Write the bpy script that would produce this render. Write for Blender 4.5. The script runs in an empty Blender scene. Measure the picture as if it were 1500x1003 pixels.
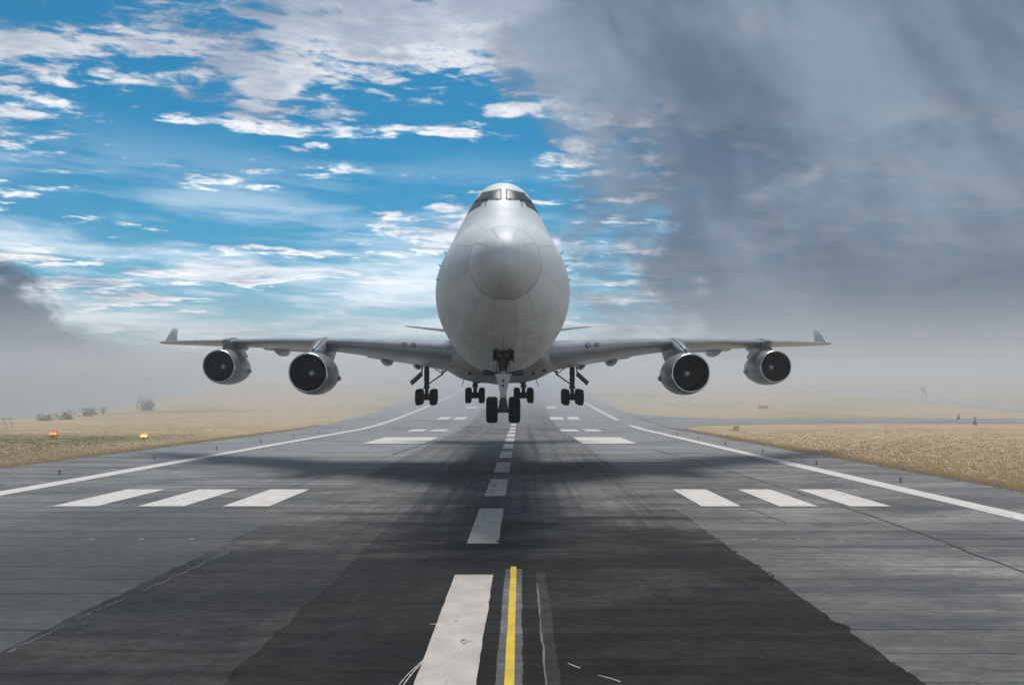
import bpy, bmesh, math, random
import numpy as np
from functools import lru_cache
from mathutils import Vector, Matrix
from mathutils.bvhtree import BVHTree

random.seed(7)
rng = np.random.default_rng(7)
SC = bpy.context.scene
COL = SC.collection
R = math.radians

# ------------------------------------------------------------------ camera
CAM_H = 4.54                       # metres above the runway
FOC = 1104.0                       # focal length in pixels of the 1500 px wide photograph
cam_d = bpy.data.cameras.new('camera')
cam = bpy.data.objects.new('camera', cam_d)
COL.objects.link(cam)
cam.location = (0, 0, CAM_H)
cam.rotation_euler = (R(90), 0, 0)
cam_d.sensor_width = 36
cam_d.lens = FOC / 1500 * 36
cam_d.shift_y = 85.5 / 1500
cam_d.clip_start = 0.1
cam_d.clip_end = 8000
SC.camera = cam

# ------------------------------------------------------------------ sky
SUN_EL, SUN_AZ = R(68), R(3)       # in front of the camera, high, behind the aircraft
STR = 0.1
W = bpy.data.worlds.new('World'); SC.world = W; W.use_nodes = True
NT = W.node_tree; NT.nodes.clear()


class NG:
    """tiny helper for writing node maths"""
    def __init__(s, nt): s.nt = nt
    def n(s, t, **k):
        nd = s.nt.nodes.new(t)
        for a, v in k.items(): setattr(nd, a, v)
        return nd
    def put(s, sock, v):
        if isinstance(v, bpy.types.NodeSocket): s.nt.links.new(v, sock)
        elif v is not None: sock.default_value = v
    def m(s, op, a, b=None, c=None, clamp=False):
        nd = s.n('ShaderNodeMath', operation=op); nd.use_clamp = clamp
        for i, v in enumerate((a, b, c)):
            if v is not None: s.put(nd.inputs[i], v)
        return nd.outputs[0]
    def ss(s, v, lo, hi, a=0.0, b=1.0):
        nd = s.n('ShaderNodeMapRange', interpolation_type='SMOOTHSTEP')
        for i, q in enumerate((v, lo, hi, a, b)): s.put(nd.inputs[i], q)
        return nd.outputs[0]
    def lin(s, v, lo, hi, a=0.0, b=1.0):
        nd = s.n('ShaderNodeMapRange')
        for i, q in enumerate((v, lo, hi, a, b)): s.put(nd.inputs[i], q)
        return nd.outputs[0]
    def noise(s, vec, scale, detail=5, rough=0.55, dist=0.0):
        nd = s.n('ShaderNodeTexNoise')
        s.put(nd.inputs['Vector'], vec)
        nd.inputs['Scale'].default_value = scale; nd.inputs['Detail'].default_value = detail
        nd.inputs['Roughness'].default_value = rough; nd.inputs['Distortion'].default_value = dist
        return nd.outputs[0]
    def vec(s, x, y, z):
        nd = s.n('ShaderNodeCombineXYZ')
        for i, q in enumerate((x, y, z)): s.put(nd.inputs[i], q)
        return nd.outputs[0]
    def sep(s, v):
        nd = s.n('ShaderNodeSeparateXYZ'); s.put(nd.inputs[0], v); return nd.outputs
    def vm(s, op, a, b):
        nd = s.n('ShaderNodeVectorMath', operation=op)
        s.put(nd.inputs[0], a); s.put(nd.inputs[1], b); return nd.outputs[0]
    def mix(s, f, a, b, blend='MIX'):
        nd = s.n('ShaderNodeMix', data_type='RGBA', blend_type=blend)
        s.put(nd.inputs[0], f)
        for i, q in ((6, a), (7, b)):
            if isinstance(q, tuple) and len(q) == 3: q = (*q, 1)
            s.put(nd.inputs[i], q)
        return nd.outputs[2]


g = NG(NT)
tc = g.n('ShaderNodeTexCoord')
dx, dy, dz = g.sep(tc.outputs['Generated'])
sky = g.n('ShaderNodeTexSky', sky_type='NISHITA')
sky.sun_disc = False
sky.sun_elevation = SUN_EL; sky.sun_rotation = SUN_AZ
sky.air_density = 1.0; sky.dust_density = 0.3; sky.ozone_density = 3.0
hs = g.n('ShaderNodeHueSaturation'); hs.inputs['Saturation'].default_value = 1.42
hs.inputs['Value'].default_value = 0.32; hs.inputs['Hue'].default_value = 0.474
gm_ = g.n('ShaderNodeGamma'); gm_.inputs['Gamma'].default_value = 1.22
NT.links.new(sky.outputs[0], gm_.inputs['Color']); NT.links.new(gm_.outputs[0], hs.inputs['Color'])
C = lambda r, gg, b: (r / STR, gg / STR, b / STR)      # a radiance, before the background strength
# broken cloud sheet, seen in perspective: the view direction meets a level layer
zc = g.m('ADD', g.m('MAXIMUM', dz, 0.0), 0.085)
px = g.m('DIVIDE', dx, zc); py = g.m('DIVIDE', dy, zc)
pr = g.vec(g.m('ADD', g.m('MULTIPLY', px, 0.75), g.m('MULTIPLY', py, 0.10)),
           g.m('SUBTRACT', g.m('MULTIPLY', py, 1.25), g.m('MULTIPLY', px, 0.22)), 0.0)
big = g.noise(g.vm('ADD', pr, (3.1, 7.7, 0.4)), 0.55, 3, 0.5)
n1 = g.noise(g.vm('ADD', pr, (11.3, 2.9, 0.0)), 2.3, 12, 0.64, 0.25)
n2 = g.noise(g.vm('ADD', pr, (11.34, 3.03, 0.03)), 2.3, 12, 0.64, 0.25)
n3 = g.noise(g.vm('ADD', pr, (1.3, 5.1, 0.0)), 8.5, 9, 0.62, 0.3)
dens = g.m('ADD', g.m('MULTIPLY', n1, 0.58), g.m('MULTIPLY', big, 0.42))
dens = g.m('ADD', dens, g.m('MULTIPLY', g.m('SUBTRACT', n3, 0.30), 0.34))
hi_cover = g.ss(dz, 0.22, 0.44, 0.0, 0.062)             # more of the sheet overhead
dens = g.m('ADD', dens, hi_cover)
cov = g.ss(dens, 0.56, 0.635)
lit = g.m('ADD', g.m('ADD', 0.40, g.m('MULTIPLY', g.m('SUBTRACT', n3, 0.5), 1.6)), g.m('MULTIPLY', g.m('SUBTRACT', n1, n2), 5.0), clamp=True)
thick = g.ss(dens, 0.59, 0.72)
lit = g.m('MULTIPLY', lit, g.m('SUBTRACT', 1.0, g.m('MULTIPLY', thick, 0.8)))
lit = g.m('MULTIPLY', lit, g.ss(dz, 0.24, 0.46, 1.0, 0.62))
ccol = g.mix(lit, C(0.150, 0.19, 0.26), C(0.76, 0.735, 0.725))
skyc = g.mix(g.m('MULTIPLY', cov, 0.93), hs.outputs[0], ccol)
# thin veil low down
veil = g.noise(g.vec(g.m('MULTIPLY', dx, 1.3), g.m('MULTIPLY', dy, 1.3), g.m('MULTIPLY', dz, 9.0)), 3.2, 8, 0.6, 0.2)
vm_ = g.m('MULTIPLY', g.ss(veil, 0.40, 0.66), g.m('MULTIPLY', g.ss(dz, 0.34, 0.10), 0.85))
skyc = g.mix(vm_, skyc, C(0.62, 0.66, 0.70))
# the rain cloud on the right, faded out behind the camera to brighten the nose
sv = g.vec(g.m('ADD', g.m('MULTIPLY', dx, 2.1), g.m('MULTIPLY', dz, 1.9)),
           g.m('SUBTRACT', g.m('MULTIPLY', dz, 0.9), g.m('MULTIPLY', dx, 0.6)), dy)
sn = g.noise(sv, 2.3, 10, 0.56, 0.25)
sb = g.noise(g.vm('ADD', g.vec(dx, g.m('MULTIPLY', dz, 1.3), dy), (4.2, 1.7, 0.3)), 5.0, 10, 0.60, 0.35)
edge = g.m('ADD', dx, g.m('MULTIPLY', g.m('SUBTRACT', sb, 0.5), 0.62))
edge = g.m('ADD', edge, g.m('MULTIPLY', g.m('SUBTRACT', sn, 0.5), 0.22))
edge = g.m('ADD', edge, g.m('MULTIPLY', g.m('SUBTRACT', dz, 0.22), 0.30))
stm = g.m('MULTIPLY', g.ss(edge, 0.03, 0.19), g.ss(dy, -0.45, 0.10))
st_c = g.mix(g.ss(sn, 0.38, 0.64), C(0.050, 0.078, 0.120), C(0.128, 0.168, 0.220))
st_c = g.mix(g.ss(sb, 0.54, 0.70, 0.0, 0.6), st_c, C(0.22, 0.24, 0.275))
st_c = g.mix(g.ss(sb, 0.46, 0.30, 0.0, 0.55), st_c, C(0.035, 0.054, 0.086))
st_c = g.mix(g.m('MULTIPLY', g.ss(dz, 0.24, 0.10), 0.6), st_c, C(0.045, 0.062, 0.088))
skyc = g.mix(g.m('MULTIPLY', stm, 0.95), skyc, st_c)
# dark low scud on the left-hand horizon
wv = g.vec(g.m('MULTIPLY', dx, 1.0), g.m('MULTIPLY', dz, 1.15), dy)
wn = g.noise(wv, 6.0, 10, 0.62, 0.6)
az = g.m('DIVIDE', dx, g.m('MAXIMUM', dy, 0.05))
we = g.m('ADD', g.m('MULTIPLY', az, -1.0), g.m('MULTIPLY', g.m('SUBTRACT', wn, 0.5), 0.85))
we = g.m('SUBTRACT', we, g.m('MULTIPLY', g.m('MAXIMUM', g.m('SUBTRACT', dz, 0.055), 0.0), 1.25))
wm = g.m('MULTIPLY', g.ss(we, 0.50, 0.61), g.ss(g.m('ADD', dz, g.m('MULTIPLY', g.m('SUBTRACT', wn, 0.5), 0.06)), 0.022, 0.055))
wm = g.m('MULTIPLY', wm, g.ss(wn, 0.22, 0.42))
skyc = g.mix(g.m('MULTIPLY', wm, 0.97), skyc, C(0.026, 0.050, 0.082))
# pale air right down on the horizon
hn = g.m('MULTIPLY', g.m('SUBTRACT', sb, 0.5), 0.05)
hz = g.ss(g.m('ADD', dz, hn), 0.066, 0.010)
skyc = g.mix(g.m('MULTIPLY', hz, 0.9), skyc, C(0.50, 0.485, 0.485))
bg = g.n('ShaderNodeBackground'); bg.inputs['Strength'].default_value = STR
NT.links.new(skyc, bg.inputs['Color'])
wo = g.n('ShaderNodeOutputWorld'); NT.links.new(bg.outputs[0], wo.inputs['Surface'])

# ------------------------------------------------------------------ sun
sl = bpy.data.lights.new('sun', 'SUN'); sl.energy = 1.5; sl.angle = R(24); sl.color = (1.0, 0.965, 0.92)
sun = bpy.data.objects.new('sun', sl); COL.objects.link(sun)
sd = Vector((math.sin(SUN_AZ) * math.cos(SUN_EL), math.cos(SUN_AZ) * math.cos(SUN_EL), math.sin(SUN_EL)))
sun.rotation_euler = sd.to_track_quat('Z', 'Y').to_euler()
sun.location = (0, 60, 120)

# ------------------------------------------------------------------ picture
SC.view_settings.view_transform = 'Standard'; SC.view_settings.look = 'None'
SC.view_settings.exposure = 0.86; SC.view_settings.gamma = 1.0
SC.view_settings.use_curve_mapping = False
SC.render.engine = 'CYCLES'
SC.cycles.use_denoising = True
SC.cycles.max_bounces = 6; SC.cycles.volume_bounces = 1
SC.cycles.sample_clamp_indirect = 6
SC.cycles.caustics_reflective = False; SC.cycles.caustics_refractive = False

# ================================================================== helpers
def new_obj(name, verts, faces, mat=None, parent=None, smooth=False, loc=None):
    me = bpy.data.meshes.new(name)
    me.from_pydata([tuple(map(float, v)) for v in verts], [], faces)
    me.update()
    if smooth:
        me.polygons.foreach_set('use_smooth', [True] * len(me.polygons))
    if mat: me.materials.append(mat)
    o = bpy.data.objects.new(name, me); COL.objects.link(o)
    if parent: o.parent = parent
    if loc is not None: o.location = loc
    return o


def share(name, me, parent=None, loc=(0, 0, 0), rot=(0, 0, 0), scale=(1, 1, 1)):
    o = bpy.data.objects.new(name, me); COL.objects.link(o)
    if parent: o.parent = parent
    o.location = loc; o.rotation_euler = rot; o.scale = scale
    return o


def empty(name, loc, rz=0.0):
    o = bpy.data.objects.new(name, None); COL.objects.link(o)
    o.location = loc; o.rotation_euler = (0, 0, rz); o.empty_display_size = 0.3
    return o


def tag(o, label=None, cat=None, group=None, kind=None):
    if label: o['label'] = label
    if cat: o['category'] = cat
    if group: o['group'] = group
    if kind: o['kind'] = kind
    return o


class MB:
    """collects simple shapes into one mesh"""
    def __init__(s): s.v = []; s.f = []; s.flat = []
    def add(s, vs, fs):
        k = len(s.v); s.v += [tuple(v) for v in vs]; s.f += [tuple(i + k for i in f) for f in fs]
        return s
    def box(s, c, d, rot=None):
        c = Vector(c); vs = []
        for sx in (-1, 1):
            for sy in (-1, 1):
                for sz in (-1, 1):
                    p = Vector((sx * d[0] / 2, sy * d[1] / 2, sz * d[2] / 2))
                    if rot is not None: p = rot @ p
                    vs.append(c + p)
        return s.add(vs, [(0, 1, 3, 2), (4, 6, 7, 5), (0, 4, 5, 1), (2, 3, 7, 6), (0, 2, 6, 4), (1, 5, 7, 3)])
    def tube(s, a, b, r0, r1=None, n=12, caps=True):
        a = Vector(a); b = Vector(b); r1 = r0 if r1 is None else r1
        q = (b - a).to_track_quat('Z', 'Y'); vs = []
        for p, r in ((a, r0), (b, r1)):
            for i in range(n):
                t = 2 * math.pi * i / n
                vs.append(p + q @ Vector((r * math.cos(t), r * math.sin(t), 0)))
        fs = [(i, (i + 1) % n, n + (i + 1) % n, n + i) for i in range(n)]
        if caps: fs += [tuple(range(n))[::-1], tuple(range(n, 2 * n))]
        return s.add(vs, fs)
    def lathe(s, prof, axis='y', c=(0, 0, 0), n=48):
        """profile of (along, radius) turned round an axis through c"""
        c = Vector(c); vs = []; m = len(prof)
        for (t, r) in prof:
            for i in range(n):
                a = 2 * math.pi * i / n
                if axis == 'y': p = Vector((r * math.cos(a), t, r * math.sin(a)))
                elif axis == 'x': p = Vector((t, r * math.cos(a), r * math.sin(a)))
                else: p = Vector((r * math.cos(a), r * math.sin(a), t))
                vs.append(c + p)
        fs = []
        for j in range(m - 1):
            for i in range(n):
                k = (i + 1) % n
                fs.append((j * n + i, j * n + k, (j + 1) * n + k, (j + 1) * n + i))
        return s.add(vs, fs)
    def build(s, name, mat, parent=None, smooth=False, loc=None, sharp=None):
        o = new_obj(name, s.v, s.f, mat, parent, smooth, loc)
        bm = bmesh.new(); bm.from_mesh(o.data)
        bmesh.ops.recalc_face_normals(bm, faces=bm.faces)
        if smooth and sharp:
            for e in bm.edges:
                if len(e.link_faces) == 2 and e.calc_face_angle(0) > sharp: e.smooth = False
        bm.to_mesh(o.data); bm.free()
        return o


def pmat(name, base, rough=0.5, metal=0.0, var=0.0, vscale=3.0, spec=0.5, coat=0.0, bump=0.0, bscale=40.0, emit=None, estr=0.0, rnd=0.0):
    m = bpy.data.materials.new(name); m.use_nodes = True
    nt = m.node_tree; b = nt.nodes['Principled BSDF']; h = NG(nt)
    b.inputs['Roughness'].default_value = rough; b.inputs['Metallic'].default_value = metal
    b.inputs['Specular IOR Level'].default_value = spec; b.inputs['Coat Weight'].default_value = coat
    col = (*base, 1)
    if var or rnd:
        t = h.n('ShaderNodeTexCoord')
        f = h.noise(t.outputs['Object'], vscale, 6, 0.6)
        v = h.lin(f, 0.3, 0.7, 1 - var, 1 + var)
        if rnd:
            oi = h.n('ShaderNodeObjectInfo')
            v = h.m('MULTIPLY', v, h.lin(oi.outputs['Random'], 0, 1, 1 - rnd, 1 + rnd))
        hsv = h.n('ShaderNodeHueSaturation'); hsv.inputs['Color'].default_value = col
        nt.links.new(v, hsv.inputs['Value']); nt.links.new(hsv.outputs[0], b.inputs['Base Color'])
        nt.links.new(h.lin(f, 0.3, 0.7, max(0.05, rough - 0.1), min(1, rough + 0.1)), b.inputs['Roughness'])
    else:
        b.inputs['Base Color'].default_value = col
    if bump:
        t = h.n('ShaderNodeTexCoord'); f = h.noise(t.outputs['Object'], bscale, 5, 0.6)
        bp = h.n('ShaderNodeBump'); bp.inputs['Strength'].default_value = bump; bp.inputs['Distance'].default_value = 0.02
        nt.links.new(f, bp.inputs['Height']); nt.links.new(bp.outputs[0], b.inputs['Normal'])
    if emit:
        b.inputs['Emission Color'].default_value = (*emit, 1); b.inputs['Emission Strength'].default_value = estr
    return m


# ================================================================== lie of the land
SLOPE = 12.0 / FOC                 # the runway runs a hair to the right of the view axis
def smooth01(t):
    t = min(1.0, max(0.0, t)); return t * t * (3 - 2 * t)

def zrun(Y):
    """height of the runway: level, then climbing the far slope"""
    if Y <= 118: return 0.0
    t = Y - 118.0
    z = 0.0535 * t * t / (t + 50.0)
    return z / math.sqrt(1 + (z / 46.0) ** 2)

CREST_A = [-3.0, -0.69, -0.57, -0.50, -0.455, -0.40, -0.33, -0.22, -0.1, 3]
CREST_D = [120, 142, 172, 196, 250, 340, 560, 1100, 3000, 4000]

def bumps(x, y):
    return (math.sin(x * 0.11 + 1.3 * math.sin(y * 0.05)) + math.sin(y * 0.09 + x * 0.04 + 2.0) + 0.6 * math.sin(x * 0.31 - y * 0.23)) / 2.6

def ground_z(x, Y):
    r = x - SLOPE * Y
    z = zrun(Y)
    # the left-hand field ends at a crest and falls to low country beyond
    if Y > 20:
        a = x / Y
        D = float(np.interp(a, CREST_A, CREST_D))
        over = Y - D
        if over > 0:
            z = z - 0.42 * over * smooth01(over / 60.0)
    off = smooth01((-r - 37) / 25.0) if r < 0 else smooth01((r - 27) / 12.0) * (1 - smooth01((r - 112) / 8.0)) * (1 if not 108 < Y < 186 else 0)
    if r > 150: off = smooth01((r - 150) / 20)
    z += 0.16 * off * bumps(x, Y)
    if Y > 200 and r < -37:
        z += 2.2 * smooth01((-r - 60) / 60) * smooth01((Y - 200) / 120) * max(0, bumps(x * 0.5, Y * 0.4) + 0.3)
    if Y > 420:                       # rolling hills far off
        z += 5.0 * smooth01((Y - 420) / 300) * (bumps(x * 0.12 + 5, Y * 0.07) + 0.3) * smooth01((abs(r) - 40) / 120)
    return max(z, -42.0)

def on_run(r, Y, z=0.0):
    return (r + SLOPE * Y, Y, zrun(Y) + z)

YS = sorted(set([round(v, 3) for v in list(np.arange(-60, 40, 4.0)) + list(np.arange(40, 120, 4.0)) + list(np.arange(120, 320, 4.0)) +
                 list(np.arange(320, 680, 10.0)) + list(np.arange(680, 1000, 25.0)) + list(np.arange(1000, 2600, 100.0))]))
RS = sorted(set([round(v, 3) for v in list(np.arange(-1800, -400, 100.0)) + list(np.arange(-400, -160, 16.0)) + list(np.arange(-160, -36, 4.0)) +
                 [-36, -34.6, 24.8, 26] + list(np.arange(30, 160, 4.0)) + list(np.arange(160, 400, 16.0)) + list(np.arange(400, 1801, 100.0))]))

# ------------------------------------------------------------------ ground material
def field_material():
    m = bpy.data.materials.new('dry_field'); m.use_nodes = True
    nt = m.node_tree; b = nt.nodes['Principled BSDF']; h = NG(nt)
    P = h.n('ShaderNodeNewGeometry').outputs['Position']
    X, Y, Z = h.sep(P)
    n_big = h.noise(h.vec(h.m('MULTIPLY', X, 0.02), h.m('MULTIPLY', Y, 0.02), 0.0), 1.0, 5, 0.55)
    n_mid = h.noise(h.vec(h.m('MULTIPLY', X, 0.16), h.m('MULTIPLY', Y, 0.22), 0.0), 1.0, 6, 0.6)
    n_fine = h.noise(h.vec(X, Y, 0.0), 2.6, 5, 0.65)
    straw = h.mix(h.ss(n_mid, 0.3, 0.7), (0.50, 0.375, 0.225), (0.62, 0.485, 0.325))
    straw = h.mix(h.ss(n_fine, 0.35, 0.75, 0.0, 0.6), straw, (0.34, 0.24, 0.11))
    green = h.mix(h.ss(n_fine, 0.3, 0.7), (0.11, 0.125, 0.04), (0.19, 0.195, 0.07))
    left = h.ss(X, -30.0, -50.0)
    gl = h.m('MULTIPLY', h.m('MULTIPLY', left, h.ss(Y, 112.0, 84.0)), h.ss(n_big, 0.34, 0.52))
    far_g = h.m('MULTIPLY', h.ss(n_big, 0.50, 0.66), 0.55)
    far_g = h.m('MULTIPLY', far_g, h.ss(Y, 90.0, 200.0))
    c = h.mix(h.m('MAXIMUM', gl, far_g), straw, green)
    low = h.ss(Z, -3.0, -14.0)
    c = h.mix(low, c, (0.06, 0.075, 0.06))
    nt.links.new(c, b.inputs['Base Color'])
    b.inputs['Roughness'].default_value = 0.95; b.inputs['Specular IOR Level'].default_value = 0.1
    bp = h.n('ShaderNodeBump'); bp.inputs['Strength'].default_value = 0.7; bp.inputs['Distance'].default_value = 0.12
    nt.links.new(h.m('ADD', n_fine, n_mid), bp.inputs['Height']); nt.links.new(bp.outputs[0], b.inputs['Normal'])
    return m

M_FIELD = field_material()
gv, gf = [], []
for Y in YS:
    for r in RS:
        x = r + SLOPE * Y
        z = ground_z(x, Y)
        if -35.5 < r < 25.5 and Y < 700: z = zrun(Y) - 0.30
        gv.append((x, Y, z))
nr = len(RS)
for j in range(len(YS) - 1):
    for i in range(nr - 1):
        gf.append((j * nr + i, j * nr + i + 1, (j + 1) * nr + i + 1, (j + 1) * nr + i))
ground = new_obj('ground', gv, gf, M_FIELD, smooth=True)
tag(ground, 'dry straw coloured airfield grassland climbing to hazy hills', 'ground', kind='structure')

# ------------------------------------------------------------------ pavement materials
def pave_material(name, lo, hi, rough=0.55, spec=0.35, rnd=0.0, streak=0.5, centre=True, fine=0.25, unshaded=None, near_dark=False):
    m = bpy.data.materials.new(name); m.use_nodes = True
    nt = m.node_tree; b = nt.nodes['Principled BSDF']; h = NG(nt)
    P = h.n('ShaderNodeNewGeometry').outputs['Position']
    X, Y, Z = h.sep(P)
    r = h.m('SUBTRACT', X, h.m('MULTIPLY', Y, SLOPE))
    blot = h.noise(h.vec(h.m('MULTIPLY', r, 0.16), h.m('MULTIPLY', Y, 0.42), 0.0), 1.0, 7, 0.62, 0.3)
    band = h.noise(h.vec(h.m('MULTIPLY', r, 0.05), h.m('MULTIPLY', Y, 1.7), 3.0), 1.0, 4, 0.6)
    trk = h.noise(h.vec(h.m('MULTIPLY', r, 1.1), h.m('MULTIPLY', Y, 0.016), 7.0), 1.0, 7, 0.72, 0.1)
    grain = h.noise(h.vec(r, Y, 0.0), 22.0, 6, 0.8)
    peb = h.noise(h.vec(r, Y, 0.0), 4.5, 7, 0.75)
    f = h.m('ADD', h.m('MULTIPLY', blot, 0.6), h.m('MULTIPLY', band, 0.4))
    c = h.mix(h.ss(f, 0.38, 0.62), lo, hi)
    if unshaded:                       # the foreground shadow is painted in: dark near end, paler pavement further on
        oc = h.mix(h.ss(f, 0.34, 0.66), unshaded[0], unshaded[1])
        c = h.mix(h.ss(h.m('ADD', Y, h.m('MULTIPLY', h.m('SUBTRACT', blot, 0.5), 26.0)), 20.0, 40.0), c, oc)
    if near_dark:                     # the slabs darken towards the asphalt and the near end
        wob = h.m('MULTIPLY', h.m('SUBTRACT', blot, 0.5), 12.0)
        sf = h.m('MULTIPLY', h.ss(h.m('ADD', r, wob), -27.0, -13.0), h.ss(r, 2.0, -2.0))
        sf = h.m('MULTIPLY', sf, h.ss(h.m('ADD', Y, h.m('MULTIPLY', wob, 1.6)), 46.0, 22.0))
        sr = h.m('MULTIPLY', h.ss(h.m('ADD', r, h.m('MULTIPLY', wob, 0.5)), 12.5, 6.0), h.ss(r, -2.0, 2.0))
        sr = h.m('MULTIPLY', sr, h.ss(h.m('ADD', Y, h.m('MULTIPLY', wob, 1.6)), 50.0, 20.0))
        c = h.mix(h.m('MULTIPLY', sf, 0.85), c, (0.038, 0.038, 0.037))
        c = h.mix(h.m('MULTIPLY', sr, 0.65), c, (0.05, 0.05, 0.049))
    if unshaded:                       # pale dust lying in drifts
        du = h.ss(h.noise(h.vec(h.m('MULTIPLY', r, 0.20), h.m('MULTIPLY', Y, 0.24), 21.0), 1.0, 7, 0.66, 0.5), 0.50, 0.72)
        c = h.mix(h.m('MULTIPLY', du, 0.55), c, (0.085, 0.084, 0.082))
    # tyre rubber laid down along the landing tracks
    cw = h.ss(h.m('ABSOLUTE', h.m('ADD', r, 1.0)), 11.0, 5.0) if centre else 0.35
    rub = h.m('MULTIPLY', h.m('MULTIPLY', h.ss(trk, 0.42, 0.66), streak), cw)
    c = h.mix(rub, c, (0.022, 0.022, 0.023))
    soot = h.ss(h.noise(h.vec(h.m('MULTIPLY', r, 0.09), h.m('MULTIPLY', Y, 0.13), 12.0), 1.0, 5, 0.6, 0.4), 0.52, 0.70)
    c = h.mix(h.m('MULTIPLY', soot, 0.55), c, (0.022, 0.022, 0.022))
    scuff = h.noise(h.vec(h.m('MULTIPLY', r, 1.3), h.m('MULTIPLY', Y, 4.0), 9.0), 1.0, 6, 0.7, 0.2)
    v = h.m('MULTIPLY', h.lin(grain, 0.25, 0.75, 1 - 1.5 * fine, 1 + 1.5 * fine), h.lin(peb, 0.3, 0.7, 0.72, 1.28))
    v = h.m('MULTIPLY', v, h.lin(scuff, 0.3, 0.7, 0.6, 1.4))
    if rnd:
        oi = h.n('ShaderNodeObjectInfo')
        v = h.m('MULTIPLY', v, h.lin(oi.outputs['Random'], 0, 1, 1 - rnd, 1 + rnd))
    hsv = h.n('ShaderNodeHueSaturation'); nt.links.new(c, hsv.inputs['Color']); nt.links.new(v, hsv.inputs['Value'])
    nt.links.new(hsv.outputs[0], b.inputs['Base Color'])
    nt.links.new(h.lin(blot, 0.3, 0.7, rough - 0.12, rough + 0.14), b.inputs['Roughness'])
    b.inputs['Specular IOR Level'].default_value = spec
    bp = h.n('ShaderNodeBump'); bp.inputs['Strength'].default_value = 0.35; bp.inputs['Distance'].default_value = 0.006
    nt.links.new(h.m('ADD', grain, peb), bp.inputs['Height']); nt.links.new(bp.outputs[0], b.inputs['Normal'])
    return m

M_BASE = pave_material('weathered_runway', (0.15, 0.149, 0.146), (0.28, 0.275, 0.267), 0.52, streak=0.7)
M_SLAB = pave_material('runway_concrete', (0.095, 0.093, 0.089), (0.25, 0.243, 0.231), 0.62, rnd=0.10, streak=0.35, near_dark=True)
M_ASPH = pave_material('shaded_asphalt', (0.009, 0.009, 0.009), (0.034, 0.0336, 0.033), 0.78, spec=0.10, streak=0.5, fine=0.35, unshaded=((0.125, 0.124, 0.121), (0.25, 0.246, 0.24)))  # near-black tones hold the painted foreground shadow
M_ASPH2 = pave_material('shaded_older_asphalt', (0.022, 0.022, 0.022), (0.062, 0.0615, 0.060), 0.76, spec=0.12, streak=0.45, fine=0.3, unshaded=((0.13, 0.129, 0.126), (0.255, 0.25, 0.244)))  # same painted shadow over the near end of this strip
M_STRIP = pave_material('scraped_strip', (0.07, 0.07, 0.07), (0.19, 0.19, 0.186), 0.65, streak=0.3, centre=False)
M_TAXI = pave_material('pale_taxiway', (0.30, 0.29, 0.27), (0.42, 0.41, 0.39), 0.7, streak=0.1, centre=False)
M_JOINT = pmat('joint_filler', (0.028, 0.028, 0.028), 0.85)
M_GREYEDGE = pmat('feathered_edge', (0.14, 0.14, 0.136), 0.7, var=0.4, vscale=2)

def strip(name, r0, r1, ys, z, mat, parent=None, jag=0.0, cols=None, jstep=1, seed=1):
    """a sheet lying along the runway between two offsets, edges optionally ragged"""
    rr = random.Random(seed)
    cols = cols or [r0, r1]
    vs = []; fs = []
    o0 = o1 = 0.0
    for j, Y in enumerate(ys):
        if jag:
            o0 = 0.62 * o0 + rr.uniform(-jag, jag) * rr.choice((.3, .5, 1.6)); o1 = 0.62 * o1 + rr.uniform(-jag, jag) * rr.choice((.3, .5, 1.6))
        for i, r in enumerate(cols):
            e = o0 if i == 0 else (o1 if i == len(cols) - 1 else 0)
            vs.append(on_run(r + e, Y, z))
    k = len(cols)
    for j in range(len(ys) - 1):
        for i in range(k - 1):
            fs.append((j * k + i, j * k + i + 1, (j + 1) * k + i + 1, (j + 1) * k + i))
    return new_obj(name, vs, fs, mat, parent, smooth=True)

def fill(y0, y1, step):
    n = max(1, int(round((y1 - y0) / step))); return list(np.linspace(y0, y1, n + 1))

RUN_YS = fill(-20, 118, 6) + fill(118, 320, 4)[1:] + fill(320, 660, 10)[1:]
runway = strip('runway', -35.2, 25.2, RUN_YS, -0.03, M_BASE, cols=[-35.2, -25, -15, -4.7, 0, 6.4, 15, 25.2])
tag(runway, 'grey weathered runway with white markings running up a far slope', 'runway', kind='structure')

# concrete slabs either side of the asphalt, laid in cross rows
ROW, GAP = 1.425, 0.022
def slab_mesh(w, d, mat, t=0.05, bv=0.008):
    bm = bmesh.new(); bmesh.ops.create_cube(bm, size=1)
    bmesh.ops.scale(bm, vec=(w, d, t), verts=bm.verts)
    bmesh.ops.bevel(bm, geom=[e for e in bm.edges if all(v.co.z > 0 for v in e.verts)], offset=bv, segments=1, affect='EDGES')
    me = bpy.data.meshes.new('slab'); bm.to_mesh(me); bm.free(); me.materials.append(mat); return me
cols_def = [(-35.1, -27.4), (-27.4, -20.9), (-20.9, -15.1), (-15.1, -9.15), (6.35, 13.75), (13.75, 19.6), (19.6, 25.1)]
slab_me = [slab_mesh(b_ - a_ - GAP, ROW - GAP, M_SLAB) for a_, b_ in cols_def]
srow = random.Random(3)
for j in range(40):
    Y0 = 5.0 + j * ROW
    for ci, (a_, b_) in enumerate(cols_def):
        rc, Yc = (a_ + b_) / 2, Y0 + ROW / 2
        p = on_run(rc, Yc, -0.025 + srow.uniform(-0.002, 0.002))
        share('concrete_slab', slab_me[ci], runway, p, (srow.uniform(-1, 1) * 0.0012, srow.uniform(-1, 1) * 0.0003, -SLOPE))

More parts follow.
